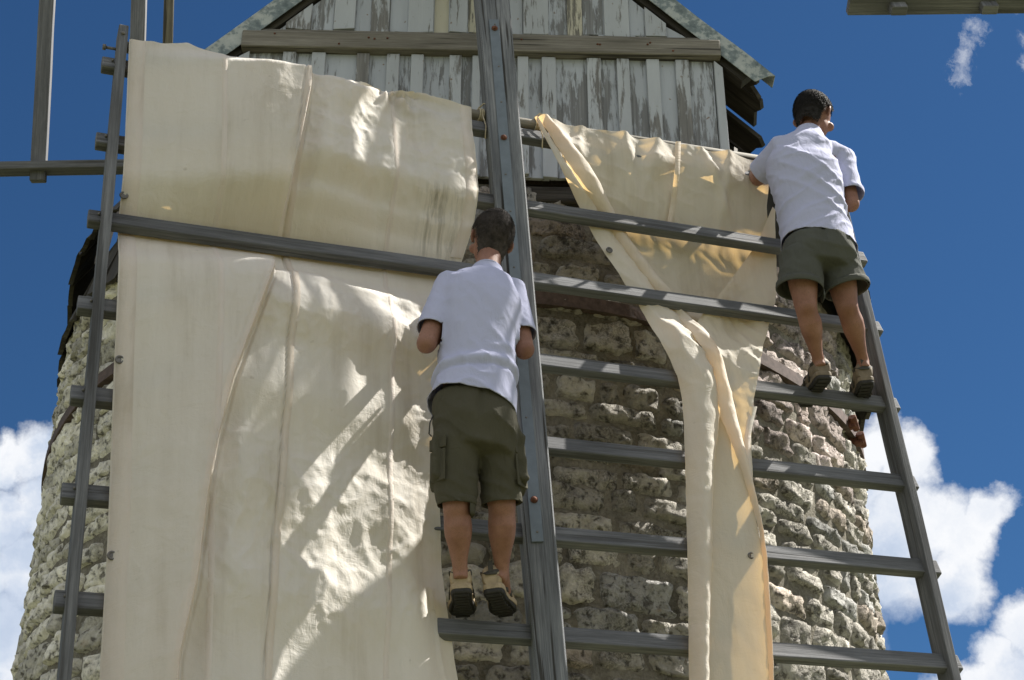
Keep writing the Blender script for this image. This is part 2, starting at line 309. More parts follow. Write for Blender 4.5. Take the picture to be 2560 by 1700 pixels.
# ------------------------------------------------------------------ mesh helpers
class MB:
    def __init__(s): s.v = []; s.f = []; s.uv = []; s.sm = []
    def face(s, idx, uvs=None, smooth=False):
        s.f.append(tuple(idx)); s.uv.append(uvs); s.sm.append(smooth)
    def box(s, c, ax, half, taper=1.0, jag=0.0):
        """box about c; ax = three unit axes, half = half sizes; UV u runs along axis 0"""
        c = Vector(c); a = [Vector(x) for x in ax]; h = half; b = len(s.v); L = []
        for i in (-1, 1):
            for j in (-1, 1):
                for k in (-1, 1):
                    t = taper if i > 0 else 1.0
                    l = (i * h[0] + (random.uniform(-jag, jag) if jag else 0), j * h[1] * t, k * h[2] * t); L.append(l)
                    s.v.append(c + a[0] * l[0] + a[1] * l[1] + a[2] * l[2])
        for q, (p1, p2) in (((0, 1, 3, 2), (1, 2)), ((4, 6, 7, 5), (1, 2)), ((0, 4, 5, 1), (0, 2)), ((2, 3, 7, 6), (0, 2)), ((0, 2, 6, 4), (0, 1)), ((1, 5, 7, 3), (0, 1))):
            s.face([b + i for i in q], [(L[i][p1] + (3.1 if p2 == 2 else 0), L[i][p2]) for i in q])
    def tube(s, pts, rad, n=10, cap=True, aspect=None, smooth=True, ref=None):
        """round or oval tube along pts"""
        pts = [Vector(p) for p in pts]; b = len(s.v); acc = 0.0
        if isinstance(rad, (int, float)): rad = [rad] * len(pts)
        prev = None
        for i, p in enumerate(pts):
            t = (pts[min(i + 1, len(pts) - 1)] - pts[max(i - 1, 0)]).normalized()
            r = Vector(ref) if ref is not None else (prev if prev is not None else (Vector((0, 0, 1)) if abs(t.z) < 0.9 else Vector((1, 0, 0))))
            x = (r - t * r.dot(t)).normalized(); y = t.cross(x); prev = x
            ra = rad[i] if isinstance(rad[i], (tuple, list)) else (rad[i], rad[i])
            for k in range(n):
                an = 2 * math.pi * k / n
                s.v.append(p + x * (ra[0] * math.cos(an)) + y * (ra[1] * math.sin(an)))
        for i in range(len(pts) - 1):
            d = (pts[i + 1] - pts[i]).length
            for k in range(n):
                k2 = (k + 1) % n
                r0 = rad[i][0] if isinstance(rad[i], (tuple, list)) else rad[i]
                s.face((b + i * n + k, b + i * n + k2, b + (i + 1) * n + k2, b + (i + 1) * n + k),
                       [(acc, k / n * 6.28 * r0), (acc, (k + 1) / n * 6.28 * r0), (acc + d, (k + 1) / n * 6.28 * r0), (acc + d, k / n * 6.28 * r0)], smooth)
            acc += d
        if cap:
            s.face([b + k for k in reversed(range(n))]); s.face([b + (len(pts) - 1) * n + k for k in range(n)])
    def rings(s, rings, n=20, cap=True):
        """loft of ovals: (centre, half a, half b, axis a, axis b)"""
        b = len(s.v)
        for c, ra, rb, A, B in rings:
            c, A, B = Vector(c), Vector(A), Vector(B)
            for k in range(n):
                an = 2 * math.pi * k / n; ca, sa = math.cos(an), math.sin(an)
                ca = math.copysign(abs(ca) ** 0.85, ca); sa = math.copysign(abs(sa) ** 0.85, sa)
                s.v.append(c + A * (ra * ca) + B * (rb * sa))
        for i in range(len(rings) - 1):
            for k in range(n):
                k2 = (k + 1) % n
                s.face((b + i * n + k, b + i * n + k2, b + (i + 1) * n + k2, b + (i + 1) * n + k), None, True)
        if cap:
            s.face([b + k for k in reversed(range(n))]); s.face([b + (len(rings) - 1) * n + k for k in range(n)])
    def ell(s, c, A, B, Cc, n=16, m=10):
        c = Vector(c); A, B, Cc = Vector(A), Vector(B), Vector(Cc); b = len(s.v)
        s.v.append(c - Cc)
        for i in range(1, m):
            ph = -math.pi / 2 + math.pi * i / m
            for k in range(n):
                an = 2 * math.pi * k / n
                s.v.append(c + A * (math.cos(ph) * math.cos(an)) + B * (math.cos(ph) * math.sin(an)) + Cc * math.sin(ph))
        s.v.append(c + Cc); top = len(s.v) - 1
        for k in range(n):
            s.face((b, b + 1 + (k + 1) % n, b + 1 + k), None, True)
            s.face((top, top - n + k, top - n + (k + 1) % n), None, True)
        for i in range(m - 2):
            for k in range(n):
                k2 = (k + 1) % n; o = b + 1 + i * n
                s.face((o + k, o + k2, o + n + k2, o + n + k), None, True)
    def grid(s, P, UV=None, flip=False, smooth=True):
        """P[j][i] points"""
        b = len(s.v); nj, ni = len(P), len(P[0])
        for row in P: s.v.extend(row)
        for j in range(nj - 1):
            for i in range(ni - 1):
                q = [(j, i), (j, i + 1), (j + 1, i + 1), (j + 1, i)]
                if flip: q.reverse()
                s.face([b + a * ni + c for a, c in q], [UV[a][c] for a, c in q] if UV else None, smooth)
    def mesh(s, name, off=Vector((0, 0, 0))):
        me = bpy.data.meshes.new(name)
        me.from_pydata([tuple(Vector(p) - off) for p in s.v], [], s.f)
        if any(u is not None for u in s.uv):
            ul = me.uv_layers.new(name='UVMap'); flat = []
            for f, u in zip(s.f, s.uv):
                for i in range(len(f)): flat.extend(u[i] if u is not None else (0, 0))
            ul.data.foreach_set('uv', flat)
        me.polygons.foreach_set('use_smooth', s.sm); me.update()
        return me
    def build(s, name, mat, parent=None, bevel=0.0, label=None):
        off = world_of(parent)
        return link(name, s.mesh(name, off), mat, parent, bevel, label)
def world_of(o):
    v = Vector((0, 0, 0))
    while o is not None: v += Vector(o.location); o = o.parent
    return v
def link(name, me, mat, parent=None, bevel=0.0, label=None):
    o = bpy.data.objects.new(name, me); C.objects.link(o); o.parent = parent
    if mat is not None and not me.materials: me.materials.append(mat)
    if bevel:
        bm_ = o.modifiers.new('bevel', 'BEVEL'); bm_.width = bevel; bm_.segments = 2; bm_.limit_method = 'ANGLE'
    if label: o['label'] = label
    return o
def thing(name, label, cat, loc=(0, 0, 0), group=None):
    o = bpy.data.objects.new(name, None); C.objects.link(o); o.location = loc; o.empty_display_size = 0.2
    o['label'] = label; o['category'] = cat
    if group: o['group'] = group
    return o
def lerp(a, b, t): return a + (b - a) * t
def sstep(a, b, x):
    t = max(0.0, min(1.0, (x - a) / (b - a))) if a != b else float(x > a); return t * t * (3 - 2 * t)
def pw(pts, x):
    """smooth piecewise curve through (x, y) knots"""
    if x <= pts[0][0]: return pts[0][1]
    for (x0, y0), (x1, y1) in zip(pts, pts[1:]):
        if x <= x1: return lerp(y0, y1, sstep(0, 1, (x - x0) / (x1 - x0)))
    return pts[-1][1]
def pl(pts, x):
    if x <= pts[0][0]: return pts[0][1]
    for (x0, y0), (x1, y1) in zip(pts, pts[1:]):
        if x <= x1: return lerp(y0, y1, (x - x0) / (x1 - x0))
    return pts[-1][1]
def N3(x, y, z=0.0): return noise.noise(Vector((x, y, z)))

# ------------------------------------------------------------------ ground
g = MB(); R = 1500.0; n = 64
g.v.append(Vector((0, 0, 0)))
for k in range(n): g.v.append(Vector((R * math.cos(2 * math.pi * k / n), R * math.sin(2 * math.pi * k / n), 0)))
for k in range(n): g.face((0, 1 + k, 1 + (k + 1) % n))
go = g.build('ground', ground_mat()); go['kind'] = 'structure'

# ------------------------------------------------------------------ tower
TX, TY, TR = -0.30, 8.20, 2.20
TOP = 5.93
tower = thing('windmill_tower', 'round rubble stone windmill tower rising behind the sail ladder', 'windmill tower', (TX, TY, 0))
def ring(az, z, r): return Vector((-0.24 + r * math.sin(az), TY - r * math.cos(az), z))
def cyl(az, z, r): return Vector((TX + r * math.sin(az), TY - r * math.cos(az), z))
w_ = MB(); na, nz = 160, 60
P = [[cyl(2 * math.pi * i / na, TOP * j / nz, TR - 0.005 + 0.010 * noise.fractal(Vector((9 * math.sin(2 * math.pi * i / na), 9 * math.cos(2 * math.pi * i / na), TOP * j / nz * 4)), 1, 2, 4)) for i in range(na + 1)] for j in range(nz + 1)]
w_.grid(P); w_.face([len(w_.v) - 1 - k for k in range(na)])
w_.build('wall', M_mortar, tower)

def stone_geo(mb, tones, az, z, hw, hh, proud, seed, nx, ny, tone):
    ox, oy = random.uniform(-50, 50), random.uniform(-50, 50)
    cornr = random.uniform(0.02, 0.16); sk = random.uniform(-0.12, 0.12); rows = []
    tilt_a, tilt_b = random.uniform(-0.5, 0.5), random.uniform(-0.4, 0.4)
    for j in range(ny + 1):
        row = []
        for i in range(nx + 1):
            x, y = 2 * i / nx - 1, 2 * j / ny - 1
            ex = 1 - cornr * abs(y) ** 3; ey = 1 - cornr * abs(x) ** 3
            px = x * hw * ex + sk * y * hh + 0.34 * hh * N3(x * 1.9 + ox, y * 1.9 + oy, 1.0)
            py = y * hh * ey + 0.30 * hh * N3(x * 1.9 + ox, y * 1.9 + oy, 7.0) + 0.03 * hw * x * sk
            m = max(abs(x), abs(y))
            edge = 1 - m ** 12
            d = -0.020 + (proud + 0.020) * edge ** 0.8 + edge * proud * (tilt_a * x + tilt_b * y)
            d += edge * (0.020 * N3(px * 11 + ox, py * 11 + oy, 3.0) + 0.016 * noise.fractal(Vector((px * 30 + ox, py * 30 + oy, 0.3)), 1.0, 2.0, 3))
            row.append(cyl(az + px / TR, z + py, TR + d))
        rows.append(row)
    b = len(mb.v); mb.grid(rows, smooth=True); tones.extend([tone] * (len(mb.v) - b))
def put_tone(me, tones):
    a = me.color_attributes.new('tone', 'FLOAT_COLOR', 'POINT')
    a.data.foreach_set('color', np.array([(t[0], t[1], t[2], 1) for t in tones], dtype=np.float32).ravel())
STONES = []
z = 0.9
ROW = 0
while z < TOP - 0.03:
    rh = random.choice((0.095, 0.12, 0.14, 0.16, 0.19)) * random.uniform(0.9, 1.1)
    if z + rh > TOP: rh = TOP - z
    az = D(-100) + random.uniform(0, 0.1); N0 = len(STONES)
    while az < D(100):
        wd = random.choice((0.12, 0.18, 0.22, 0.27, 0.32, 0.38)) * random.uniform(0.85, 1.15) * (0.8 + 1.5 * rh)
        if rh > 0.13 and wd < 0.2 and random.random() < 0.45:      # two small stones one over the other
            k = random.uniform(0.4, 0.6)
            STONES.append((az + wd / 2 / TR, z + rh * k / 2, wd / 2 - 0.003, rh * k / 2 - 0.003)); STONES.append((az + wd / 2 / TR, z + rh * (1 + k) / 2, wd / 2 - 0.003, rh * (1 - k) / 2 - 0.003))
        else:
            STONES.append((az + wd / 2 / TR, z + rh / 2 + random.uniform(-0.012, 0.012), wd / 2 - random.uniform(0.001, 0.008), rh / 2 - random.uniform(-0.001, 0.006)))
        az += wd / TR
    for q_ in range(N0, len(STONES)):
        a_, z_, w_2, h_2 = STONES[q_]; STONES[q_] = (a_, z_ + 0.045 * N3(a_ * 2.2, z_ * 0.8, 6.0) + 0.018 * N3(a_ * 9, z_ * 2, 2.0), w_2, h_2)
    z += rh
def seen_size(s):
    az, z, hw, hh = s
    if not (D(1) < az < D(76) or D(-78) < az < D(-40)) or z < 3.15: return 0.0
    p = cyl(az, z, TR); to = Vector((0, 0, 1.6)) - p; n_ = Vector((math.sin(az), -math.cos(az), 0))
    return hw * hh * max(0.0, n_.dot(to.normalized())) / to.length_squared
STONES.sort(key=seen_size, reverse=True)
rest, rest_t = MB(), []
for i, (az, z, hw, hh) in enumerate(STONES):
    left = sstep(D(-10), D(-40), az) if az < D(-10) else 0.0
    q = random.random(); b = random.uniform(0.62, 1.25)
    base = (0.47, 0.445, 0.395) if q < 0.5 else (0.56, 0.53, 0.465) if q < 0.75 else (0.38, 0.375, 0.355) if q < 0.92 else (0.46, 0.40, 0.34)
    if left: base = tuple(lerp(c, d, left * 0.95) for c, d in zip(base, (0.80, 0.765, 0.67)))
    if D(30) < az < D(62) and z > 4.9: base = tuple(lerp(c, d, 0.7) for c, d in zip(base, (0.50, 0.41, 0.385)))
    if D(5) < az < D(45) and z > 4.2: b *= 0.8  # shade below the cap darkened into the stone tone
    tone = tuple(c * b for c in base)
    big = i < 300 and seen_size((az, z, hw, hh)) > 0
    proud = random.uniform(0.010, 0.022)
    if big:
        nx = max(6, min(18, int(2 * hw / 0.018))); ny = max(5, min(11, int(2 * hh / 0.018)))
        mb, tn = MB(), []
        stone_geo(mb, tn, az, z, hw, hh, proud, i, nx, ny, tone)
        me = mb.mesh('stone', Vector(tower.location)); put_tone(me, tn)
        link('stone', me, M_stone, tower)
    else:
        vis = seen_size((az, z, hw, hh)) > 0
        stone_geo(rest, rest_t, az, z, hw, hh, proud, i, 8 if vis else 5, 6 if vis else 4, tone)
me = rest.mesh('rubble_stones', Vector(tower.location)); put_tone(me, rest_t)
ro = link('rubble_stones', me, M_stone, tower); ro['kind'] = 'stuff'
# iron hoop round the tower, with its tightening lug on the right
h = MB(); rows = []
for k in range(121):
    az = D(-100) + D(200) * k / 120; zc = 5.30 - 0.10 * sstep(D(-40), D(-75), az) + 0.015 * math.sin(az * 5) + (0.0 if az < 0.8 else 0.05 * (az - 0.8))
    rows.append([cyl(az, zc + dz, TR + dr) for dz, dr in ((-0.032, 0.0), (-0.032, 0.034), (0.032, 0.034), (0.032, 0.0))])
h.grid(rows, smooth=False)
hoop = h.build('iron_hoop', M_hoop, tower)
for az, zz in ((D(63.5), 5.30), (D(67), 5.27)):
    l = MB(); c = cyl(az, zz, TR + 0.06); rad = Vector((math.sin(az), -math.cos(az), 0)); tan = Vector((math.cos(az), math.sin(az), 0))
    l.tube([c - tan * 0.035 + Vector((0, 0, 0.022)), c + tan * 0.035 - Vector((0, 0, 0.022))], [0.022, 0.018], 10)
    l.box(c - rad * 0.03, (tan, rad, Vector((0, 0, 1))), (0.02, 0.04, 0.025)); l.build('hoop_lug', M_rust, hoop, 0.004)

# ------------------------------------------------------------------ cap
CY_ = 5.99; CYAW = D(1.8)
cap = thing('cap_house', 'gabled wooden windmill cap with peeling white boards and zinc edges', 'windmill cap', (-0.15, CY_, TOP))
CXD = Vector((math.cos(CYAW), math.sin(CYAW), 0)); CN = Vector((math.sin(CYAW), -math.cos(CYAW), 0)); ZU = Vector((0, 0, 1))
def K(x, z, o=0.0): return Vector((-0.15, CY_, 0)) + CXD * (x + 0.15) + CN * o + ZU * z
XL, XR = -1.285, 1.0
RIDGE = 7.98
def gable_z(x): return RIDGE - 0.16 - abs(x + 0.15) * 1.04
def board(x0, x1, z0, z1, o, th, mat, name, slant=0.0, jag=0.0):
    """an upright board with its own edges; top may follow the gable slope"""
    m = MB(); zt0 = min(z1, gable_z(x0)); zt1 = min(z1, gable_z(x1))
    if max(zt0, zt1) - z0 < 0.03: return None
    zt0, zt1 = max(zt0, z0 + 0.005), max(zt1, z0 + 0.005)
    b0, b1 = z0 + random.uniform(-jag, jag), z0 + random.uniform(-jag, jag)
    q = [K(x0, b0, o), K(x1, b1, o), K(x1 + slant, zt1, o), K(x0 + slant, zt0, o)]; q2 = [p - CN * th for p in q]
    m.v += q + q2; w = x1 - x0
    uvq = [(b0, 0), (b1, w), (zt1, w), (zt0, 0)]
    m.face((0, 1, 2, 3), uvq); m.face((7, 6, 5, 4), list(reversed(uvq)))
    for a, b in ((0, 1), (1, 2), (2, 3), (3, 0)):
        m.face((a, a + 4, b + 4, b), [uvq[a], (uvq[a][0], uvq[a][1] + th), (uvq[b][0], uvq[b][1] + th), uvq[b]])
    return m.build(name, mat, cap, 0.003)
# inner frame wall so nothing is seen through the joints
ib = MB(); ib.box(K(-0.145, 6.31, -0.075), (ZU, CXD, CN), (0.36, 1.13, 0.03)); ib.build('inner_wall', M_dark, cap)
BZ = 6.655   # underside of the tie beam
lower_battens = [(-1.094, -1.033), (-0.957, -0.892), (-0.743, -0.682), (-0.599, -0.539), (-0.483, -0.423), (-0.300, -0.242), (-0.190, -0.153),
                 (0.026, 0.078), (0.142, 0.209), (0.358, 0.425), (0.502, 0.562), (0.645, 0.707), (0.784, 0.849)]
xs = [XL + 0.012] + [(a + b) / 2 for a, b in lower_battens] + [XR - 0.03]
for a, b in zip(xs, xs[1:]):
    board(a + 0.002, b - 0.002, 5.955, BZ + 0.015, random.uniform(-0.002, 0.002), 0.022, M_board, 'board', jag=0.006)
for a, b in lower_battens:
    board(a, b, 5.95 + random.uniform(-0.01, 0.012), BZ - 0.003, 0.024, 0.022, M_batten, 'batten', jag=0.004)
board(XR - 0.028, XR + 0.012, 5.94, BZ, 0.022, 0.03, M_batten, 'corner_post')
board(XL - 0.02, XL + 0.03, 5.94, BZ, 0.022, 0.05, M_batten, 'corner_post')
# tie beam across the gable
tb = MB(); zc = BZ + 0.054
tb.box(K(-0.145, zc, 0.005), (CXD, CN, ZU), (1.15, 0.048, 0.050)); tb.build('tie_beam', M_beam, cap, 0.008)
tb = MB(); tb.box(K(-0.145, zc + 0.064, -0.005), (CXD, CN, ZU), (1.13, 0.036, 0.012)); tb.build('beam_ledge', M_beam, cap, 0.004)
# upper boards, alternating wide boards and battens, lower ends rotten and uneven
x = -1.20; k = 0
while x < 0.98:
    wd = random.choice((0.075, 0.09, 0.105, 0.125)); wd = min(wd, 0.985 - x)
    bat = k % 2 == 1
    mt = M_cream if k in (8, 10, 15) else (M_batten if bat else M_board)
    board(x, x + wd - 0.003, BZ + (0.150 if not bat else 0.140) + random.uniform(-0.004, 0.010), 9.0, 0.020 if bat else 0.0, 0.022, mt, 'batten' if bat else 'board', jag=0.006)
    if bat: board(x - 0.03, x + wd + 0.03, BZ + 0.152, 9.0, -0.001, 0.02, M_board, 'board', jag=0.01)
    x += wd; k += 1
ib = MB(); zb = BZ + 0.15
ib.v += [K(-1.2, zb, -0.04), K(0.95, zb, -0.04), K(-0.15, RIDGE - 0.25, -0.04), K(-1.2, zb, -0.07), K(0.95, zb, -0.07), K(-0.15, RIDGE - 0.25, -0.07)]
ib.face((0, 1, 2)); ib.face((5, 4, 3)); ib.face((0, 3, 4, 1)); ib.face((1, 4, 5, 2)); ib.face((2, 5, 3, 0)); ib.build('inner_gable', M_dark, cap)
# nail heads on the beam
for k in range(14):
    nb = MB(); c = K(random.uniform(XL + 0.05, XR - 0.05), zc + random.uniform(-0.035, 0.035), 0.054)
    nb.ell(c, CXD * 0.006, ZU * 0.006, CN * 0.004, 8, 5); nb.build('nail', M_rust, cap)
# roof: planks running from ridge to eave, ragged at the lower ends, open joints between some
SL = D(46)
for side in (-1, 1):
    along = Vector((side * math.cos(SL), 0, -math.sin(SL))); along = CXD * along.x + ZU * along.z
    nrm = (CXD * (side * math.sin(SL)) + ZU * math.cos(SL))
    yo = -0.01
    first = True
    for k in range(17):
        wd = random.uniform(0.16, 0.22); L0 = 1.95 + 0.035 * min(k, 5) + random.uniform(-0.045, 0.03)
        gap = 0.02 if k in (1, 2) else random.uniform(0.002, 0.008)
        m = MB(); mid = Vector((-0.15, CY_, RIDGE + 0.02)) + along * (L0 / 2) - CN * (yo + wd / 2) + nrm * (0.012 * (k % 2) - 0.01 * k * 0)
        roll = random.uniform(0.02, 0.10)
        b2 = (-CN * math.cos(roll) + nrm * math.sin(roll)).normalized(); n2 = along.cross(b2).normalized()
        ncol, nrow = 4, 8; top, bot = [], []
        for sgn, lst in ((1, top), (-1, bot)):
            for j in range(nrow + 1):
                row = []
                for i in range(ncol + 1):
                    f = j / nrow; a_ = (f - 0.5) * L0; bb = (i / ncol - 0.5) * wd
                    if j == nrow: a_ += random.uniform(-0.05, 0.02) if sgn == 1 else 0
                    row.append(mid + along * a_ + b2 * bb + n2 * (sgn * 0.011))
                lst.append(row)
        for i in range(ncol + 1): bot[nrow][i] = top[nrow][i] - n2 * 0.022
        UVs = [[(j / nrow * L0, i / ncol * wd) for i in range(ncol + 1)] for j in range(nrow + 1)]
        m.grid(top, UVs, smooth=False); m.grid(bot, UVs, flip=True, smooth=False)
        for j in range(nrow):
            for i in (0, ncol):
                b0 = len(m.v); m.v += [top[j][i], top[j + 1][i], bot[j + 1][i], bot[j][i]]; m.face(range(b0, b0 + 4), [(j / nrow, 0), ((j + 1) / nrow, 0), ((j + 1) / nrow, .02), (j / nrow, .02)])
        for i in range(ncol):
            b0 = len(m.v); m.v += [top[nrow][i], top[nrow][i + 1], bot[nrow][i + 1], bot[nrow][i]]; m.face(range(b0, b0 + 4), [(0, i * .05), (0, i * .05 + .05), (.02, i * .05 + .05), (.02, i * .05)])
        m.build('roof_plank', M_dark, cap)
        yo += wd + gap
    # zinc bargeboard: face plate plus a return over the roof edge
    m = MB(); e0 = Vector((-0.15, CY_, RIDGE)) + CN * 0.035; L1 = 1.985
    ux, vz = along, nrm
    ny_ = 40
    for (oa, ob, th) in ((-0.075, 0.022, 0.003),):
        rows = []
        for j in range(ny_ + 1):
            a_ = L1 * j / ny_; wav = 0.004 * N3(a_ * 3, side * 9.0, 0.2)
            endc = 0.0 if j < ny_ else 0.02
            rows.append([e0 + ux * (a_ - endc * 1.2) + vz * oa + CN * wav, e0 + ux * a_ + vz * 0 + CN * wav, e0 + ux * (a_ + endc) + vz * (ob + wav) + CN * wav, e0 + ux * (a_ + endc) + vz * (ob + 0.004 + wav) - CN * 0.09])
        m.grid(rows, smooth=False, flip=(side > 0))
    bo = m.build('bargeboard', M_zinc, cap)
    so = bo.modifiers.new('thick', 'SOLIDIFY'); so.thickness = 0.004; so.offset = -1
    # timber rafter behind it
    rf = MB(); rf.box(e0 + along * (L1 / 2 - 0.03) - nrm * 0.05 - CN * 0.06, (along, CN, nrm), (L1 / 2 - 0.05, 0.03, 0.045)); rf.build('rafter', M_dark, cap)
# skirt of overlapping shingles round the top of the tower, under the main roof
def shingle(az, wd, r0, z0, r1, z1, lift):
    m = MB(); a0, a1 = az - wd / 2 / r1, az + wd / 2 / r1
    jj = [random.uniform(-0.03, 0.03) for _ in range(4)]
    top, bot = [], []
    for f, sh in ((0, 0), (0.5, 0.0), (1.0, 0.0)):
        rr, zz = lerp(r0, r1, f) + lift * f, lerp(z0, z1, f)
        top.append([ring(lerp(a0, a1, i / 3), zz + (jj[i] if f == 1.0 else 0), rr + 0.012) for i in range(4)])
        bot.append([ring(lerp(a0, a1, i / 3), zz + (jj[i] if f == 1.0 else 0), rr - 0.012) for i in range(4)])
    U_ = [[(j * 0.2, i * wd / 3) for i in range(4)] for j in range(3)]
    m.grid(top, U_, smooth=False); m.grid(bot, U_, flip=True, smooth=False)
    for i in range(3): m.face((i + 8, i + 9, i + 21, i + 20), [(0, 0), (0, .05), (.02, .05), (.02, 0)])
    for i in (0, 3):
        for j in range(2): m.face((j * 4 + i, j * 4 + 4 + i, j * 4 + 16 + i, j * 4 + 12 + i), [(0, 0), (.2, 0), (.2, .02), (0, .02)])
    m.build('shingle', M_dark, cap)
for r0, z0, r1, z1, st in ((2.14, 6.60, 2.295, 6.28, 0.0), (2.19, 6.24, 2.285, 5.86, 0.5)):
    az = D(48) + st * 0.05
    while az < D(320):
        wd = random.uniform(0.15, 0.26)
        da = wd / r1
        shingle(az + da / 2, wd - 0.006, r0, z0, r1, z1, random.uniform(-0.01, 0.02)); az += da
# curb ring and cone that carry the roof on the tower
cn = MB(); rows = []
for j, (r, z) in enumerate(((2.14, 5.93), (2.10, 6.60), (1.5, 7.0), (0.9, 7.5), (0.1, 8.0))):
    rows.append([ring(D(40) + D(280) * i / 60, z, r) for i in range(61)])
cn.grid(rows); cn.build('curb', M_dark, cap)
# stone corbel ledge under the boards
for xx, wd_ in ((-0.75, 0.5), (-0.2, 0.42), (0.20, 0.34), (0.58, 0.36)):
    m = MB(); m.box(K(xx, 5.885, -0.085), (CXD, CN, ZU), (wd_ / 2, 0.06, 0.045)); m.build('sill_block', M_dark, cap, 0.015)

# ------------------------------------------------------------------ sails
HV = 2.87
HUB = S(0, HV, 0)
sails = thing('windmill_sails', 'grey weathered windmill sail frames of long beams, rails and rungs', 'windmill sails', HUB)
ROT = rz(D(2.0)) @ rx(D(-4.4)) @ ry(D(-2.8))
WEATHER = rz(D(17.1))
def arm_frame(turn):
    return ROT @ ry(turn) @ WEATHER
def bar(name, A, O_, p0, p1, hu, hw, mat, axis='u', bevel=0.004, parent=None, taper=1.0, roll=0.0):
    """square bar from p0 to p1 given in arm coordinates (u, v, w)"""
    Q = lambda p: O_ + A @ Vector((p[0], -p[2], p[1]))
    a, b = Q(p0), Q(p1); ax = (b - a).normalized(); n_ = A @ Vector((0, -1, 0)); n_ = (n_ - ax * n_.dot(ax)).normalized(); s_ = ax.cross(n_).normalized()
    n_, s_ = n_ * math.cos(roll) - s_ * math.sin(roll), s_ * math.cos(roll) + n_ * math.sin(roll)
    m = MB(); L_ = (b - a).length; ns = max(2, min(14, int(L_ / 0.25))); sd_ = random.uniform(-50, 50); rows, uvs = [], []
    for k in range(ns + 1):
        f = k / ns; t = lerp(1.0, taper, f); c = a.lerp(b, f); e = min(1.0, 4 * f * (1 - f) + 0.15)
        c = c + s_ * (0.004 * e * N3(f * 2.0 * L_, sd_)) + n_ * (0.003 * e * N3(f * 2.0 * L_, sd_, 5.0))
        q = [c + s_ * (i * (hu * t + 0.0012 * N3(f * 9, sd_, i + 2.0 * j))) + n_ * (j * (hw * t + 0.0012 * N3(f * 9, sd_, 7 + i + 2.0 * j))) for i, j in ((-1, -1), (1, -1), (1, 1), (-1, 1))]
        rows.append(q + [q[0]]); o = [0, 2 * hu, 2 * hu + 2 * hw, 4 * hu + 2 * hw, 4 * hu + 4 * hw]; uvs.append([(f * L_, x) for x in o])
    m.grid(rows, uvs, smooth=False); z_ = len(m.v) - 5
    m.face((3, 2, 1, 0), [(0, 0), (0.02, 0), (0.02, 0.07), (0, 0.07)]); m.face((z_, z_ + 1, z_ + 2, z_ + 3), [(0, 0), (0.02, 0), (0.02, 0.07), (0, 0.07)])
    me = m.mesh(name, world_of(parent or sails)); bm2 = bmesh.new(); bm2.from_mesh(me); bmesh.ops.remove_doubles(bm2, verts=bm2.verts, dist=1e-6); bmesh.ops.recalc_face_normals(bm2, faces=bm2.faces); bm2.to_mesh(me); bm2.free()
    return link(name, me, mat, parent or sails, bevel)
RV = [1.112, 0.722, 0.348, -0.041, -0.412, -0.790, -1.174, -1.56, -1.95, -2.34, -2.73]
for i, v in enumerate(RV):
    bar('rung', SAIL_M, SAIL_O, (-1.664 + random.uniform(-.008, .008), v - 0.008, 0), (1.668 + random.uniform(-.008, .008), v + 0.008 - (0.012 if i == 6 else 0), 0), 0.034, 0.021, M_rung, bevel=0.005, roll=D(random.uniform(12, 17)))
# side rails
bar('side_rail', SAIL_M, SAIL_O, (-1.597, 1.285, 0.012), (-1.612, -2.95, 0.012), 0.019, 0.046, M_rung)
bar('side_rail', SAIL_M, SAIL_O, (1.604, 1.285, 0.0), (1.618, -2.95, 0.0), 0.018, 0.048, M_rung)
# stock
FRONT = rz(D(5.0)) @ rx(D(-4.4)) @ Vector((0, -1, 0))       # the stock is set square to the shaft, not at the angle of the rungs
s0, s1, s2, s3 = (-0.085, 1.819), (-0.076, -1.368), (0.056, 1.825), (0.027, -1.374)
def edge_at(a, b, v, w): return S(lerp(a[0], b[0], (v - a[1]) / (b[1] - a[1])), v, w)
def stock_pt(f, v): return edge_at(s0, s1, v, 0.060).lerp(edge_at(s2, s3, v, 0.092), f)
m = MB(); sv = [HV + 0.3, 2.2, 1.5, 0.8, 0.0, -0.8, -1.6, -2.95]; rows, uvs = [], []
for v in sv:
    l, r_ = stock_pt(0, v), stock_pt(1, v); bk = -FRONT * 0.14; cx = FRONT * 0.006; sx = (r_ - l).normalized() * 0.006
    rows.append([l + bk, l - cx, l + sx, r_ - sx, r_ - cx, r_ + bk, l + bk]); uvs.append([(v, 1.0), (v, 1.18), (v, 0.0), (v, 0.13), (v, 2.0), (v, 2.18), (v, 2.3)])
m.grid(rows, uvs, smooth=False)
m.face((0, 5, 4, 3, 2, 1)); k = len(m.v) - 7; m.face((k, k + 1, k + 2, k + 3, k + 4, k + 5))
stk = m.build('stock', M_stock, sails)
# steel strap with bolts on the face of the stock
SA = (stock_pt(0.44, 1.75), stock_pt(0.47, -0.92))
axs = (SA[1] - SA[0]).normalized(); sd = axs.cross(FRONT).normalized(); fr = sd.cross(axs).normalized()
if fr.dot(FRONT) < 0: fr = -fr
p0, p1 = S(-0.034, 1.694, 0.120), S(-0.046, -0.859, 0.120)
SC0 = p0 - fr * (p0 - SA[0]).dot(fr); SC1 = p1 - fr * (p1 - SA[0]).dot(fr); axs = (SC1 - SC0).normalized(); sd = axs.cross(fr).normalized()
m = MB(); m.box((SC0 + SC1) / 2 + fr * 0.004, (axs, sd, fr), ((SC1 - SC0).length / 2, 0.0215, 0.005))
strap = m.build('iron_strap', M_steel, stk, 0.0015)
for px in (0.022, 0.268, 0.935):
    c = SC0.lerp(SC1, px) + fr * 0.010
    m = MB(); m.tube([c - fr * 0.004, c + fr * 0.004], 0.0135, 12); m.ell(c + fr * 0.004, axs * 0.0105, sd * 0.0105, fr * 0.009, 12, 8); m.build('bolt', M_rust, strap)
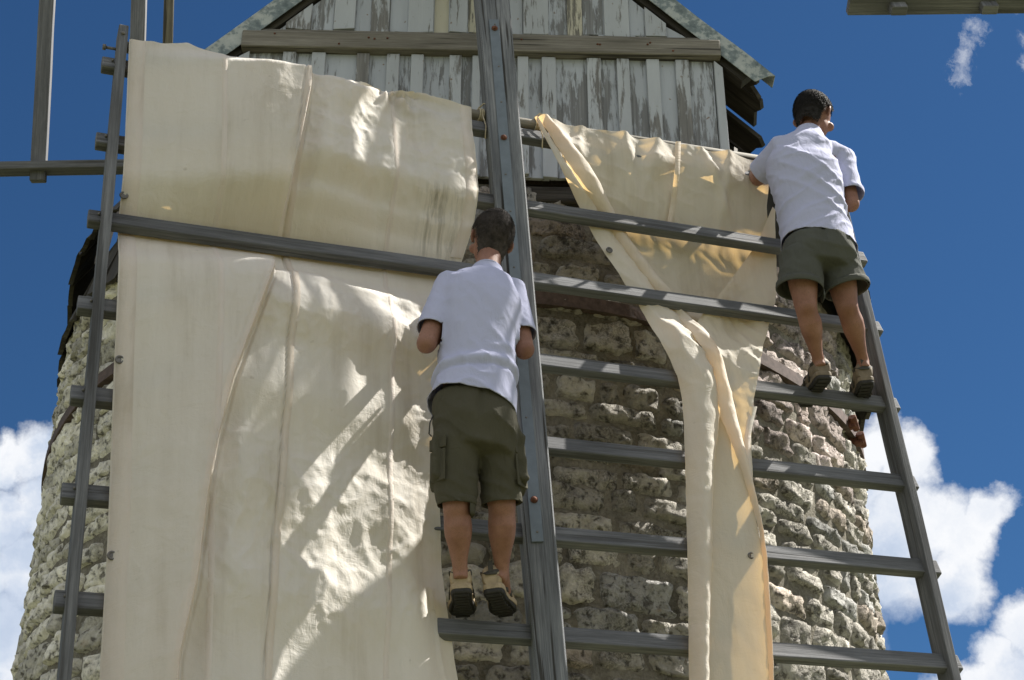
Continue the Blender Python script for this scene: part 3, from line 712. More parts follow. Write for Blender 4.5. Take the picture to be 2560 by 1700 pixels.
for px in (0.11, 0.19, 0.345, 0.42, 0.47, 0.53, 0.68, 0.80, 0.985, 0.012):
    c = SC0.lerp(SC1, px) + fr * 0.009 + sd * random.uniform(-.006, .006)
    m = MB(); m.ell(c, axs * 0.0045, sd * 0.0045, fr * 0.003, 8, 6); m.build('screw', M_bolt, strap)
# wedge bolts where the rungs pass the rails
for v in RV[:8]:
    for u, w in ((-1.626, 0.024), (1.625, 0.022)):
        m = MB(); c = S(u, v + 0.004, w); m.ell(c, UDIR * 0.006, VDIR * 0.006, NDIR * 0.005, 8, 6); m.build('bolt', M_bolt, sails)
m = MB(); m.ell(S(-1.598, 1.235, 0.06), UDIR * 0.009, VDIR * 0.009, NDIR * 0.007, 10, 6); m.build('bolt', M_bolt, sails)
m = MB(); m.tube([S(-1.66, 1.20, 0.0), S(-1.60, 1.20, 0.0)], 0.006, 8); m.tube([S(-1.668, 1.20, 0.0), S(-1.655, 1.20, 0.0)], 0.012, 8); m.build('bolt', M_bolt, sails)
# round pole that carries the cloths
m = MB(); m.tube([S(-1.60, 1.232, -0.012), S(-0.8, 1.212, -0.012), S(0, 1.195, -0.012), S(0.7, 1.212, -0.012), S(1.60, 1.235, -0.012)], 0.024, 12); m.build('cloth_pole', M_beam, sails)
# left and right arms
for turn, ds, pole in ((D(90), [1.60, 2.02, 2.40, 2.74, 3.13, 3.5, 3.9, 4.3, 4.7, 5.1, 5.5], 1.465), (D(-90), [1.66, 2.04, 2.42, 2.80, 3.2, 3.6, 4.0, 4.4, 4.8, 5.2, 5.6], 1.53)):
    A = arm_frame(turn)
    for d in ds: bar('rung', A, HUB, (-1.668, -d, 0), (1.668, -d, 0), 0.034, 0.021, M_rung, bevel=0.005)
    for su in (-1, 1): bar('side_rail', A, HUB, (su * 1.605, -1.46 if turn < 0 else -1.36, 0.006), (su * 1.61, -5.75, 0.006), 0.019, 0.046, M_rung)
    bar('stock', A, HUB, (0, -0.05, 0.02), (0, -5.75, 0.02), 0.071, 0.062, M_stock, bevel=0.008, taper=0.72)
    Q = lambda u, v, w: HUB + A @ Vector((u, -w, v))
    m = MB(); m.tube([Q(-1.6, -pole, -0.012), Q(1.62, -pole, -0.012)], 0.024, 12); m.build('cloth_pole', M_beam, sails)
# windshaft
m = MB(); back = ROT @ Vector((0, 1, 0)); m.tube([HUB - back * 0.28, HUB - back * 0.2, HUB + back * 1.9], [0.16, 0.21, 0.22], 8, smooth=False); m.build('windshaft', M_stock, sails, 0.01)

# ------------------------------------------------------------------ sail cloths
def ridge(x, y, z=0.0): return 1.0 - abs(N3(x, y, z)) * 2.0
# left cloth ---------------------------------------------------------------------------------------
lc = thing('sail_cloth', 'large cream canvas cloth hanging full length on the left half of the sail frame', 'sail cloth', S(-0.83, -2.6, 0.05), 'canvas cloths being hung on the sail frame')
L_TOP = [(-1.572, 1.217), (-1.450, 1.231), (-1.343, 1.257), (-1.225, 1.217), (-1.049, 1.210), (-0.870, 1.195), (-0.761, 1.202), (-0.660, 1.223), (-0.531, 1.200), (-0.456, 1.203), (-0.342, 1.227), (-0.295, 1.208), (-0.138, 1.198)]
L_LEFT = [(-1.504, -1.452), (-1.511, -0.985), (-1.533, -0.325), (-1.548, 0.221), (-1.557, 0.641), (-1.572, 1.217)]      # (u, v) rising
L_RIGHT = [(-0.309, -1.427), (-0.335, -1.276), (-0.352, -1.136), (-0.361, -1.008), (-0.372, -0.861), (-0.379, -0.743), (-0.358, -0.440), (-0.283, 0.027), (-0.228, 0.358), (-0.171, 0.561), (-0.156, 0.727), (-0.150, 0.982), (-0.142, 1.197)]
FOLD = [(-1.302, -1.443), (-1.262, -1.210), (-1.235, -0.881), (-1.211, -0.691), (-1.163, -0.436), (-1.092, -0.183), (-1.024, 0.061), (-0.967, 0.339), (-0.953, 0.499), (-0.914, 0.767), (-0.872, 1.026), (-0.861, 1.188)]
SEAM = [(-1.016, -1.422), (-0.997, -1.005), (-0.980, -0.786), (-0.959, -0.457), (-0.953, -0.244), (-0.939, -0.075), (-0.914, 0.205), (-0.924, 0.449), (-0.918, 0.664), (-0.888, 0.985), (-0.859, 1.198)]
SEAM1 = [(-1.207, -1.434), (-1.211, -0.713), (-1.199, -0.187), (-1.197, 0.276), (-1.200, 0.825), (-1.204, 1.215)]
SEAM2 = [(-0.611, -1.397), (-0.585, -0.897), (-0.560, -0.282), (-0.538, 0.208), (-0.523, 0.524), (-0.493, 1.204)]
def by_v(pts): return [(v, u) for u, v in pts]
fL, fR, fF, fS, fS1, fS2 = by_v(L_LEFT), by_v(L_RIGHT), by_v(FOLD), by_v(SEAM), by_v(SEAM1), by_v(SEAM2)
def ex(f, v):   # extend the outlines straight down below the frame
    if v < f[0][0]:
        return f[0][1] + (f[0][0] - v) * (-0.03 if f is not fR else 0.02)
    return pl(f, v)
W_PROF = [(-2.7, 0.06), (-2.35, 0.075), (-1.95, 0.06), (-1.56, 0.082), (-1.36, 0.074), (-1.17, 0.090), (-0.98, 0.074), (-0.79, 0.084), (-0.60, 0.066), (-0.42, 0.092), (-0.24, 0.080), (-0.08, 0.115), (0.10, 0.052), (0.24, -0.014), (0.35, -0.038), (0.46, -0.012), (0.56, 0.030), (0.69, 0.105), (0.80, 0.090), (0.95, 0.055), (1.10, 0.042), (1.20, 0.030), (1.235, 0.018), (1.26, -0.01), (1.30, -0.035)]
T1, T2 = (-0.525, 1.197), (-0.446, 1.208)
def wl(u, v):
    uF, uS, uR, uL = ex(fF, v), ex(fS, v), ex(fR, v), ex(fL, v)
    base = pw(W_PROF, v)
    mid = sstep(uF - 0.02, uF + 0.03, u)                       # right of the big fold
    amp = lerp(0.06, 1.0, mid) * lerp(1.0, 0.55, sstep(-0.35, -0.12, u))
    near = sstep(0.0, 0.30 if v < 0.348 else 0.22, abs(v - 0.348))
    flat = 0.042
    w = lerp(base, lerp(flat, base, amp), near)
    # big fold: left panel stands proud and tilts away from the sun, then drops sharply
    k = near * lerp(0.45, 1.0, sstep(1.15, 0.75, v))
    tent = sstep(0.0, 0.34 if v < 0.348 else 0.18, abs(v - 0.348)) * (0.120 * sstep(1.235, 1.13, v) if v > 0.348 else lerp(0.14, 0.18, sstep(0.2, -0.7, v)))
    step = 0.058 * k
    if u < uF: w += (tent + step) * max(0.0, 1 - (uF - u) / max(0.2, uF - uL)) - 0.010 * k * sstep(uF - 0.03, uF, u)
    else:
        w += tent * (1 - sstep(uF - 0.06, -0.38, u)) + step * (1 - sstep(0.0, 0.014, u - uF))
        w -= 0.030 * k * (sstep(0.0, 0.02, u - uF) - sstep(0.03, 0.11, u - uF))
    w += 0.008 * near * math.exp(-((u - uF - 0.30) / 0.22) ** 2) * mid
    # soft second fold that comes out from under the rung, left of the seam
    d2 = u - (uS - 0.075 - 0.10 * sstep(0.2, -0.6, v) )
    w += 0.014 * math.exp(-(d2 / 0.055) ** 2) * sstep(0.27, 0.05, v) * sstep(-1.3, -0.5, v) * mid
    # seams
    w += 0.003 * math.exp(-((u - uS) / 0.014) ** 2) - 0.009 * math.exp(-((u - uS + 0.016) / 0.0035) ** 2)
    w += 0.004 * math.exp(-((u - ex(fS1, v)) / 0.02) ** 2) + 0.005 * math.exp(-((u - ex(fS2, v)) / 0.022) ** 2) * sstep(-1.2, -0.4, v)
    # puckers gathered at the ties
    for (tu, tv), a in ((T1, 1.0), (T2, 0.9)):
        du, dv = u - tu, v - tv; r = math.hypot(du, dv); th = math.atan2(du, -dv)
        if r < 0.7 and dv < 0.02: w += a * 0.020 * math.exp(-r / 0.22) * sstep(0.0, 0.05, r) * (math.cos(7 * th + 0.6) - 0.2)
    # long vertical drapes and small crumples
    w += near * (0.012 * N3(u * 5.0, v * 0.7, 4.0) + 0.008 * N3(u * 11.0 + v * 2.0, v * 1.3, 9.0) * lerp(0.5, 1.0, mid))
    c = sstep(0.1, 0.5, N3(u * 1.6, v * 1.6, 2.0) + 0.35) * lerp(0.35, 1.0, mid)
    w += near * c * (0.0075 * max(0.0, ridge(u * 6 + v * 2, v * 5 - u, 5.0)) ** 2 + 0.0050 * max(0.0, ridge(u * 14 - v * 4, v * 12 + u * 3, 8.0)) ** 2 + 0.0022 * ridge(u * 30, v * 26, 2.0))
    # scalloped, bunched top edge
    w += 0.006 * N3(u * 14, v * 3, 1.0) * sstep(0.9, 1.2, v)
    # lower right edge blows back and shows its underside
    w -= 0.10 * sstep(uR - 0.20, uR, u) ** 1.5 * sstep(-0.55, -1.0, v)
    w = max(w, 0.030) if (v < 0.16 and v > -2.9 and u < uR - 0.06) or (0.60 < v < 1.19) else w
    return w
fT = [(u, v) for u, v in L_TOP]
nu, nv = 220, 420
Pg, Ug = [], []
for j in range(nv + 1):
    row, ur = [], []
    for i in range(nu + 1):
        a = i / nu
        ut = lerp(fT[0][0], fF[-1][1], (a / 0.40) ** 0.7) if a < 0.40 else lerp(fF[-1][1], fT[-1][0], ((a - 0.40) / 0.60) ** 1.5); vt = pl(fT, ut) + 0.006 * N3(ut * 22, 0.3)
        v = lerp(-2.62, vt, j / nv); u = lerp(ex(fL, v), ex(fF, v), (a / 0.40) ** 0.7) if a < 0.40 else lerp(ex(fF, v), ex(fR, v), ((a - 0.40) / 0.60) ** 1.5)
        row.append(S(u, v, wl(u, v))); ur.append((u, v))
    Pg.append(row); Ug.append(ur)
m = MB(); m.grid(Pg, Ug); m.build('canvas', M_canvas, lc)
def strip_on(wfun, pts_v, width, lift, name, parent, v0, v1, n=160):
    m = MB(); rows, uvs = [], []
    for j in range(n + 1):
        v = lerp(v0, v1, j / n); u = ex(pts_v, v) if callable(pts_v) is False else pts_v(v)
        rows.append([S(u + o * width / 2, v, wfun(u + o * width / 2, v) + lift * (1 if abs(o) < 0.9 else -0.5)) for o in (-1, -0.85, 0, 0.85, 1)]); uvs.append([(u + o * width / 2 + 3.3, v) for o in (-1, -.85, 0, .85, 1)])
    m.grid(rows, uvs); return m.build(name, M_seam if name == 'seam' else M_canvas, parent)
strip_on(wl, fS, 0.026, 0.0016, 'seam', lc, -2.6, 1.18)
strip_on(wl, fS1, 0.020, 0.0010, 'hem', lc, -2.6, 1.20)
strip_on(wl, fS2, 0.020, 0.0010, 'hem', lc, -2.6, 1.18)
strip_on(wl, lambda v: ex(fL, v) + 0.034, 0.060, 0.003, 'hem', lc, -2.6, 1.22)
strip_on(wl, lambda v: ex(fR, v) - 0.030, 0.050, 0.003, 'hem', lc, 0.42, 1.19, 80)
def grommet(c, nrm, up, parent, r=0.013):
    m = MB(); sx = nrm.cross(up).normalized(); uy = sx.cross(nrm).normalized(); pts = [c + sx * (r * math.cos(t)) + uy * (r * math.sin(t)) for t in [2 * math.pi * k / 14 for k in range(15)]]
    m.tube(pts, 0.0042, 6, cap=False); m.ell(c - nrm * 0.001, sx * r, uy * r, nrm * 0.002, 12, 4); m.build('grommet', M_bolt, parent)
for q in ((-1.543, 0.455), (-1.517, -0.293), (-1.495, -1.037)):
    grommet(S(q[0], q[1], wl(q[0], q[1]) + 0.005), NDIR, VDIR, lc)

# right cloth --------------------------------------------------------------------------------------
rc = thing('sail_cloth', 'twisted cream canvas cloth gathered into a hanging strip below the man on the right', 'sail cloth', S(0.75, -2.6, 0.06), 'canvas cloths being hung on the sail frame')
def along(pts, t):
    """point at fraction t of a polyline of tuples"""
    d = [0.0]
    for a, b in zip(pts, pts[1:]): d.append(d[-1] + math.hypot(b[0] - a[0], b[1] - a[1]))
    x = t * d[-1]
    for i in range(len(pts) - 1):
        if x <= d[i + 1] or i == len(pts) - 2:
            f = (x - d[i]) / max(1e-9, d[i + 1] - d[i]); return tuple(lerp(p, q, f) for p, q in zip(pts[i], pts[i + 1]))
def smooth_line(pts, n=48):
    """Catmull-Rom through (u, v, w)"""
    out = []
    for i in range(len(pts) - 1):
        p0, p1, p2, p3 = pts[max(i - 1, 0)], pts[i], pts[i + 1], pts[min(i + 2, len(pts) - 1)]
        for k in range(10):
            t = k / 10; out.append(tuple(0.5 * (2 * b + (c - a) * t + (2 * a - 5 * b + 4 * c - d) * t * t + (3 * b - a - 3 * c + d) * t ** 3) for a, b, c, d in zip(p0, p1, p2, p3)))
    out.append(pts[-1]); return out
RC = MB()
def sheet(left, right, prof=None, wr=0.004, nu=40, nv=120, seed=0.0, top_fun=None, mb=None, uvo=(0, 0)):
    """cloth between two edge curves (u, v, w), from top to bottom; prof(a, t) adds relief"""
    Lf, Rt = smooth_line(left), smooth_line(right); P, U_ = [], []
    for j in range(nv + 1):
        t = j / nv; a, b = along(Lf, t), along(Rt, t); row, ur = [], []
        for i in range(nu + 1):
            f = i / nu; u, v, w = (lerp(p, q, f) for p, q in zip(a, b))
            if prof: w += prof(f, t, u, v)
            knot = sstep(-0.25, 0.10, v) * sstep(0.62, 0.30, v)
            w += wr * (N3(u * 9 + seed, v * 2.2, seed) + 0.55 * ridge(u * 13 + seed, v * 9, seed + 3) - 0.3) + knot * (0.012 if nv > 200 else 0.003) * max(0.0, ridge(u * 13 + v * 9 + seed, v * 4 - u * 5, seed)) ** 2 + (0.004 if wr > 0.0025 else 0.0) * max(0.0, ridge(u * 9 + seed, v * 14 + u * 4, seed + 7)) ** 2
            row.append(S(u, v, w)); ur.append((u + uvo[0], v + uvo[1]))
        P.append(row); U_.append(ur)
    (mb or RC).grid(P, U_)
def Q(uv, w): return (uv[0], uv[1], w)
# main upper sheet: pole to the V, behind two rungs
def prof_main(f, t, u, v):
    d = 0.0; x = u * 10
    d += 0.020 * math.exp(-((v - 1.06 - 0.03 * math.sin(u * 9)) / 0.055) ** 2) * (0.55 + 0.45 * math.sin(u * 21 + 1.6 * math.sin(u * 6)))      # bunched slack below the pole
    d += 0.020 * sstep(0.92, 1.12, v) * math.sin(u * 30 + 4 * N3(u * 3, v * 3)) * (0.4 + 0.8 * abs(N3(u * 2, 5)))
    for c0, sl, a in ((0.36, 0.25, 0.020), (0.56, -0.12, 0.014), (0.72, 0.3, 0.010), (0.93, -0.35, 0.018), (1.06, 0.15, 0.016)):      # folds falling from the ties
        d += a * math.exp(-((u - c0 - sl * (v - 1.2)) / 0.022) ** 2) * sstep(0.62, 0.95, v)
    d += 0.014 * N3(u * 3.2, v * 0.9, 3.0) * sstep(1.2, 1.0, v)
    return d
top_l = (0.148, 1.200)
sheet([Q((0.154, 1.206), 0.030), Q((0.238, 1.064), 0.030), Q((0.352, 0.897), -0.005), Q((0.458, 0.780), -0.062), Q((0.539, 0.622), -0.092), Q((0.669, 0.398), -0.100), Q((0.786, 0.281), -0.050)],
      [Q((1.263, 1.192), 0.028), Q((1.238, 1.057), 0.024), Q((1.236, 0.949), -0.012), Q((1.244, 0.819), -0.060), Q((1.146, 0.660), -0.110), Q((0.941, 0.420), -0.110), Q((0.798, 0.279), -0.056)],
      prof_main, 0.005, 80, 130, 1.0)
# turn-over of the cloth round the pole
TOPL = [(1236, 264), (1262, 268), (1335, 270), (1380, 288), (1400, 300), (1460, 316), (1560, 330), (1640, 343), (1690, 352), (1735, 360), (1760, 368)]
# pleats along the left edge of that cloth; they run on down as the left roll of the hanging strip
def roll_prof(h0, h1, tb):
    return lambda f, t, u, v: lerp(h0, h1, sstep(tb - 0.1, tb + 0.1, t)) * math.sin(math.pi * min(1, max(0, f))) ** 0.7
sheet([Q((0.144, 1.204), 0.030), Q((0.226, 0.937), 0.052), Q((0.331, 0.776), -0.020), Q((0.409, 0.599), -0.034), Q((0.497, 0.432), -0.034), Q((0.552, 0.309), -0.032), Q((0.586, 0.120), 0.020), Q((0.626, -0.021), 0.040), Q((0.640, -0.160), 0.042), Q((0.614, -0.417), 0.044), Q((0.557, -0.878), 0.048), Q((0.485, -1.412), 0.05), Q((0.339, -2.438), 0.05)],
      [Q((0.157, 1.198), 0.034), Q((0.317, 0.878), 0.036), Q((0.445, 0.751), -0.032), Q((0.544, 0.601), -0.046), Q((0.642, 0.438), -0.046), Q((0.714, 0.313), -0.040), Q((0.753, 0.134), 0.030), Q((0.794, -0.018), 0.050), Q((0.787, -0.221), 0.052), Q((0.717, -0.499), 0.060), Q((0.651, -0.869), 0.060), Q((0.555, -1.408), 0.060), Q((0.386, -2.438), 0.060)],
      roll_prof(0.012, 0.055, 0.28), 0.003, 26, 260, 5.0)
sheet([Q((0.158, 1.203), 0.038), Q((0.296, 0.885), 0.050), Q((0.428, 0.760), -0.026), Q((0.527, 0.602), -0.038), Q((0.626, 0.435), -0.038), Q((0.696, 0.311), -0.034), Q((0.734, 0.140), 0.046), Q((0.778, -0.020), 0.068), Q((0.780, -0.202), 0.066), Q((0.814, -0.412), 0.084), Q((0.843, -0.617), 0.090), Q((0.850, -0.789), 0.092), Q((0.826, -1.028), 0.090), Q((0.779, -1.395), 0.088), Q((0.623, -2.440), 0.05)],
      [Q((0.208, 1.209), 0.040), Q((0.369, 0.943), 0.058), Q((0.511, 0.752), -0.032), Q((0.616, 0.568), -0.042), Q((0.715, 0.406), -0.042), Q((0.785, 0.296), -0.038), Q((0.817, 0.123), 0.048), Q((0.837, -0.033), 0.072), Q((0.855, -0.232), 0.070), Q((0.861, -0.445), 0.080), Q((0.866, -0.651), 0.080), Q((0.860, -0.815), 0.080), Q((0.841, -1.027), 0.080), Q((0.792, -1.394), 0.080), Q((0.638, -2.440), 0.05)],
      roll_prof(0.024, 0.030, 0.35), 0.003, 26, 260, 9.0)
# right-hand fold that comes across from the man and hangs as the right edge of the strip
sheet([Q((1.254, 0.945), 0.012), Q((1.149, 0.735), -0.040), Q((0.910, 0.415), -0.040), Q((0.795, 0.263), -0.030), Q((0.781, 0.117), 0.034), Q((0.803, -0.058), 0.046), Q((0.828, -0.255), 0.050), Q((0.852, -0.456), 0.050), Q((0.855, -0.652), 0.048), Q((0.842, -0.940), 0.046), Q((0.783, -1.395), 0.046), Q((0.630, -2.440), 0.045)],
      [Q((1.262, 0.922), 0.014), Q((1.244, 0.677), -0.036), Q((1.197, 0.461), -0.036), Q((1.124, 0.291), -0.026), Q((1.028, 0.090), 0.034), Q((0.975, -0.055), 0.044), Q((0.941, -0.161), 0.046), Q((0.913, -0.304), 0.044), Q((0.881, -0.575), 0.040), Q((0.853, -0.887), 0.038), Q((0.798, -1.394), 0.036), Q((0.653, -2.440), 0.035)],
      lambda f, t, u, v: 0.014 * math.sin(6.0 * f + 2.0) * sstep(0.0, 0.2, t) * sstep(0.6, 0.3, t) + 0.010 * N3(u * 7, v * 3, 2.0), 0.004, 40, 240, 13.0)
# the open inside of the strip, lit through from behind
sheet([Q((0.758, -0.175), 0.040), Q((0.712, -0.500), 0.032), Q((0.646, -0.870), 0.030), Q((0.548, -1.408), 0.030), Q((0.377, -2.438), 0.03)],
      [Q((0.793, -0.170), 0.056), Q((0.835, -0.467), 0.075), Q((0.853, -0.833), 0.085), Q((0.783, -1.395), 0.085), Q((0.632, -2.440), 0.07)],
      lambda f, t, u, v: -0.012 * math.sin(math.pi * f), 0.002, 24, 160, 17.0)
RC.build('canvas', M_glow_canvas, rc)
def hem_between(pts, width, name):
    ln = smooth_line(pts); m = MB(); rows = []
    for j in range(121):
        u, v, w = along(ln, j / 120); rows.append([S(u + o * width, v + 0.2 * o * width, w + (0.004 if abs(o) < .45 else 0)) for o in (-0.5, -0.4, 0.4, 0.5)])
    m.grid(rows, [[(2.2 + i * .01, j * .02) for i in range(4)] for j in range(121)]); m.build(name, M_seam if name == 'seam' else M_canvas, rc)
hem_between([Q((0.949, -0.160), 0.055), Q((0.892, -0.326), 0.054), Q((0.868, -0.577), 0.050), Q((0.840, -0.888), 0.048), Q((0.786, -1.395), 0.046), Q((0.644, -2.440), 0.045)], 0.030, 'hem')
hem_between([Q((0.807, 1.185), 0.058), Q((0.773, 1.005), 0.064), Q((0.766, 0.882), 0.0), Q((0.739, 0.728), -0.048)], 0.026, 'seam')
for px in ((0.437, 0.575), (0.818, -0.829)):
    grommet(S(px[0], px[1], -0.010 if px[1] > 0 else 0.066), NDIR, VDIR, rc, 0.011)
# ties of twine round the pole
for cu in (0.155, -0.10):
    m = MB(); cv = 1.197
    for k in range(3):
        pts = [S(cu + 0.008 * k + 0.004 * math.sin(t), cv + 0.030 * math.cos(t), -0.012 + 0.030 * math.sin(t)) for t in [2 * math.pi * q / 14 for q in range(15)]]
        m.tube(pts, 0.0038, 6, cap=False)
    m.tube([S(cu, cv + 0.03, 0.0), S(cu + 0.02, cv + 0.045, 0.02), S(cu + 0.045, cv + 0.03, 0.03), S(cu + 0.03, cv + 0.012, 0.035)], 0.0035, 6)
    m.tube([S(cu + 0.01, cv - 0.02, 0.02), S(cu + 0.018, cv - 0.09, 0.03), S(cu + 0.01, cv - 0.16, 0.028)], 0.0028, 6)
    m.build('tie_cord', M_cord, rc if cu > 0 else lc)

# ------------------------------------------------------------------ people
def remeshed(mb, voxel, smooth=4):
    me = mb.mesh('tmp'); o = bpy.data.objects.new('tmp', me); C.objects.link(o)
    r = o.modifiers.new('r', 'REMESH'); r.mode = 'VOXEL'; r.voxel_size = voxel; r.adaptivity = 0
    if smooth: s = o.modifiers.new('s', 'SMOOTH'); s.factor = 0.5; s.iterations = smooth
    dg = bpy.context.evaluated_depsgraph_get(); dg.update()
    out = bpy.data.meshes.new_from_object(o.evaluated_get(dg)); bpy.data.objects.remove(o); bpy.data.meshes.remove(me)
    return out
def finish(me, name, mat, parent, disp=None, cuts=(), thick=0.0, sub=0):
    bm_ = bmesh.new(); bm_.from_mesh(me)
    for co, no, rad, reach, keep in cuts:  # open the cloth at a hem: drop what lies beyond the plane, within rad of the hem's own axis
        no = no.normalized()
        def near(v):
            r = v.co - co; a = r.dot(no); return -0.03 < a < reach and (r - no * a).length < rad and (keep is None or keep(v.co))
        gv = [v for v in bm_.verts if near(v)]; gs = set(gv)
        ge = [e for e in bm_.edges if e.verts[0] in gs and e.verts[1] in gs]; gf = [f for f in bm_.faces if all(v in gs for v in f.verts)]
        bmesh.ops.bisect_plane(bm_, geom=gv + ge + gf, plane_co=co, plane_no=no, clear_outer=True, dist=1e-5)
    bm_.normal_update()
    if disp:
        mv = [(v, v.normal.copy() * disp(v.co, v.normal)) for v in bm_.verts]
        for v, d in mv: v.co += d
    off = world_of(parent)
    for v in bm_.verts: v.co -= off
    for f in bm_.faces: f.smooth = True
    bm_.to_mesh(me); bm_.free(); me.name = name
    o = link(name, me, mat, parent)
    if thick:
        s = o.modifiers.new('thick', 'SOLIDIFY'); s.thickness = thick; s.offset = -1
    return o
def hand(mb, wrist, d, n_, scale=1.0, curl=1.0, thumb_side=1):
    """palm and five fingers: d towards the fingertips, n_ out of the palm, curling towards n_"""
    d = d.normalized(); n_ = (n_ - d * n_.dot(d)).normalized(); l = d.cross(n_) * thumb_side
    mb.rings([(wrist + d * (a * scale), w * scale, t * scale, l, n_) for a, w, t in ((-0.02, 0.024, 0.019), (0.0, 0.026, 0.018), (0.03, 0.036, 0.016), (0.065, 0.041, 0.015), (0.088, 0.039, 0.012), (0.094, 0.034, 0.008))], 14)
    for off, ln, st in ((0.031, 0.068, 0.088), (0.010, 0.078, 0.092), (-0.011, 0.072, 0.090), (-0.031, 0.056, 0.083)):
        p = wrist + d * ((st - 0.02) * scale) + l * (off * scale); an = 0.25 * curl; pts = [p]
        for fr in (0.30, 0.42, 0.32, 0.26):
            an += 0.42 * curl; p = p + (d * math.cos(an) + n_ * math.sin(an)) * (ln * fr * scale); pts.append(p)
        mb.tube(pts, [0.0095 * scale, 0.0092 * scale, 0.0085 * scale, 0.0078 * scale, 0.0055 * scale], 8)
    p = wrist + d * (0.022 * scale) + l * (0.028 * scale); pts = [p, p + (l * 0.7 + d * 0.7 + n_ * 0.3).normalized() * 0.035 * scale]
    pts.append(pts[-1] + (l * 0.35 + d * 0.85 + n_ * 0.5).normalized() * 0.030 * scale); pts.append(pts[-1] + (d * 0.8 + n_ * 0.7).normalized() * 0.022 * scale)
    mb.tube(pts, [0.013 * scale, 0.012 * scale, 0.0105 * scale, 0.007 * scale], 8)
def head(mb, c, f, up, scale=1.0):
    f = f.normalized(); up = (up - f * up.dot(f)).normalized(); r = f.cross(up); s = scale
    mb.ell(c + up * 0.022 * s - f * 0.008 * s, r * 0.074 * s, f * 0.094 * s, up * 0.090 * s, 24, 14)         # skull
    mb.ell(c - up * 0.038 * s + f * 0.026 * s, r * 0.058 * s, f * 0.064 * s, up * 0.072 * s, 20, 12)         # face
    mb.ell(c - up * 0.090 * s + f * 0.056 * s, r * 0.026 * s, f * 0.024 * s, up * 0.020 * s, 12, 8)          # chin
    mb.ell(c + up * 0.018 * s + f * 0.078 * s, r * 0.050 * s, f * 0.014 * s, up * 0.012 * s, 14, 8)          # brow
    mb.rings([(c + up * 0.010 * s + f * 0.084 * s, 0.007 * s, 0.008 * s, r, f), (c - up * 0.020 * s + f * 0.088 * s, 0.008 * s, 0.010 * s, r, f), (c - up * 0.034 * s + f * 0.086 * s, 0.012 * s, 0.009 * s, r, f), (c - up * 0.040 * s + f * 0.086 * s, 0.012 * s, 0.008 * s, r, f)], 12)   # nose
    for dz, rr in ((-0.057, 0.0065), (-0.067, 0.0075)): mb.ell(c + up * dz * s + f * 0.083 * s, r * 0.024 * s, f * 0.010 * s, up * rr * s, 12, 6)                                       # lips
    for sd_ in (-1, 1):
        e = c + r * (sd_ * 0.077 * s) - up * 0.012 * s - f * 0.010 * s                                      # ears
        oa = (r * sd_ * 0.55 - f * 0.83).normalized()
        mb.ell(e + r * sd_ * 0.006 * s, (oa.cross(up)).normalized() * 0.006 * s, oa * 0.018 * s, up * 0.032 * s, 12, 8)
        mb.ell(e - up * 0.024 * s + f * 0.004 * s, r * 0.007 * s, f * 0.009 * s, up * 0.011 * s, 8, 6)
        mb.ell(c + r * (sd_ * 0.052 * s) - up * 0.028 * s + f * 0.060 * s, r * 0.022 * s, f * 0.024 * s, up * 0.020 * s, 10, 6)   # cheeks
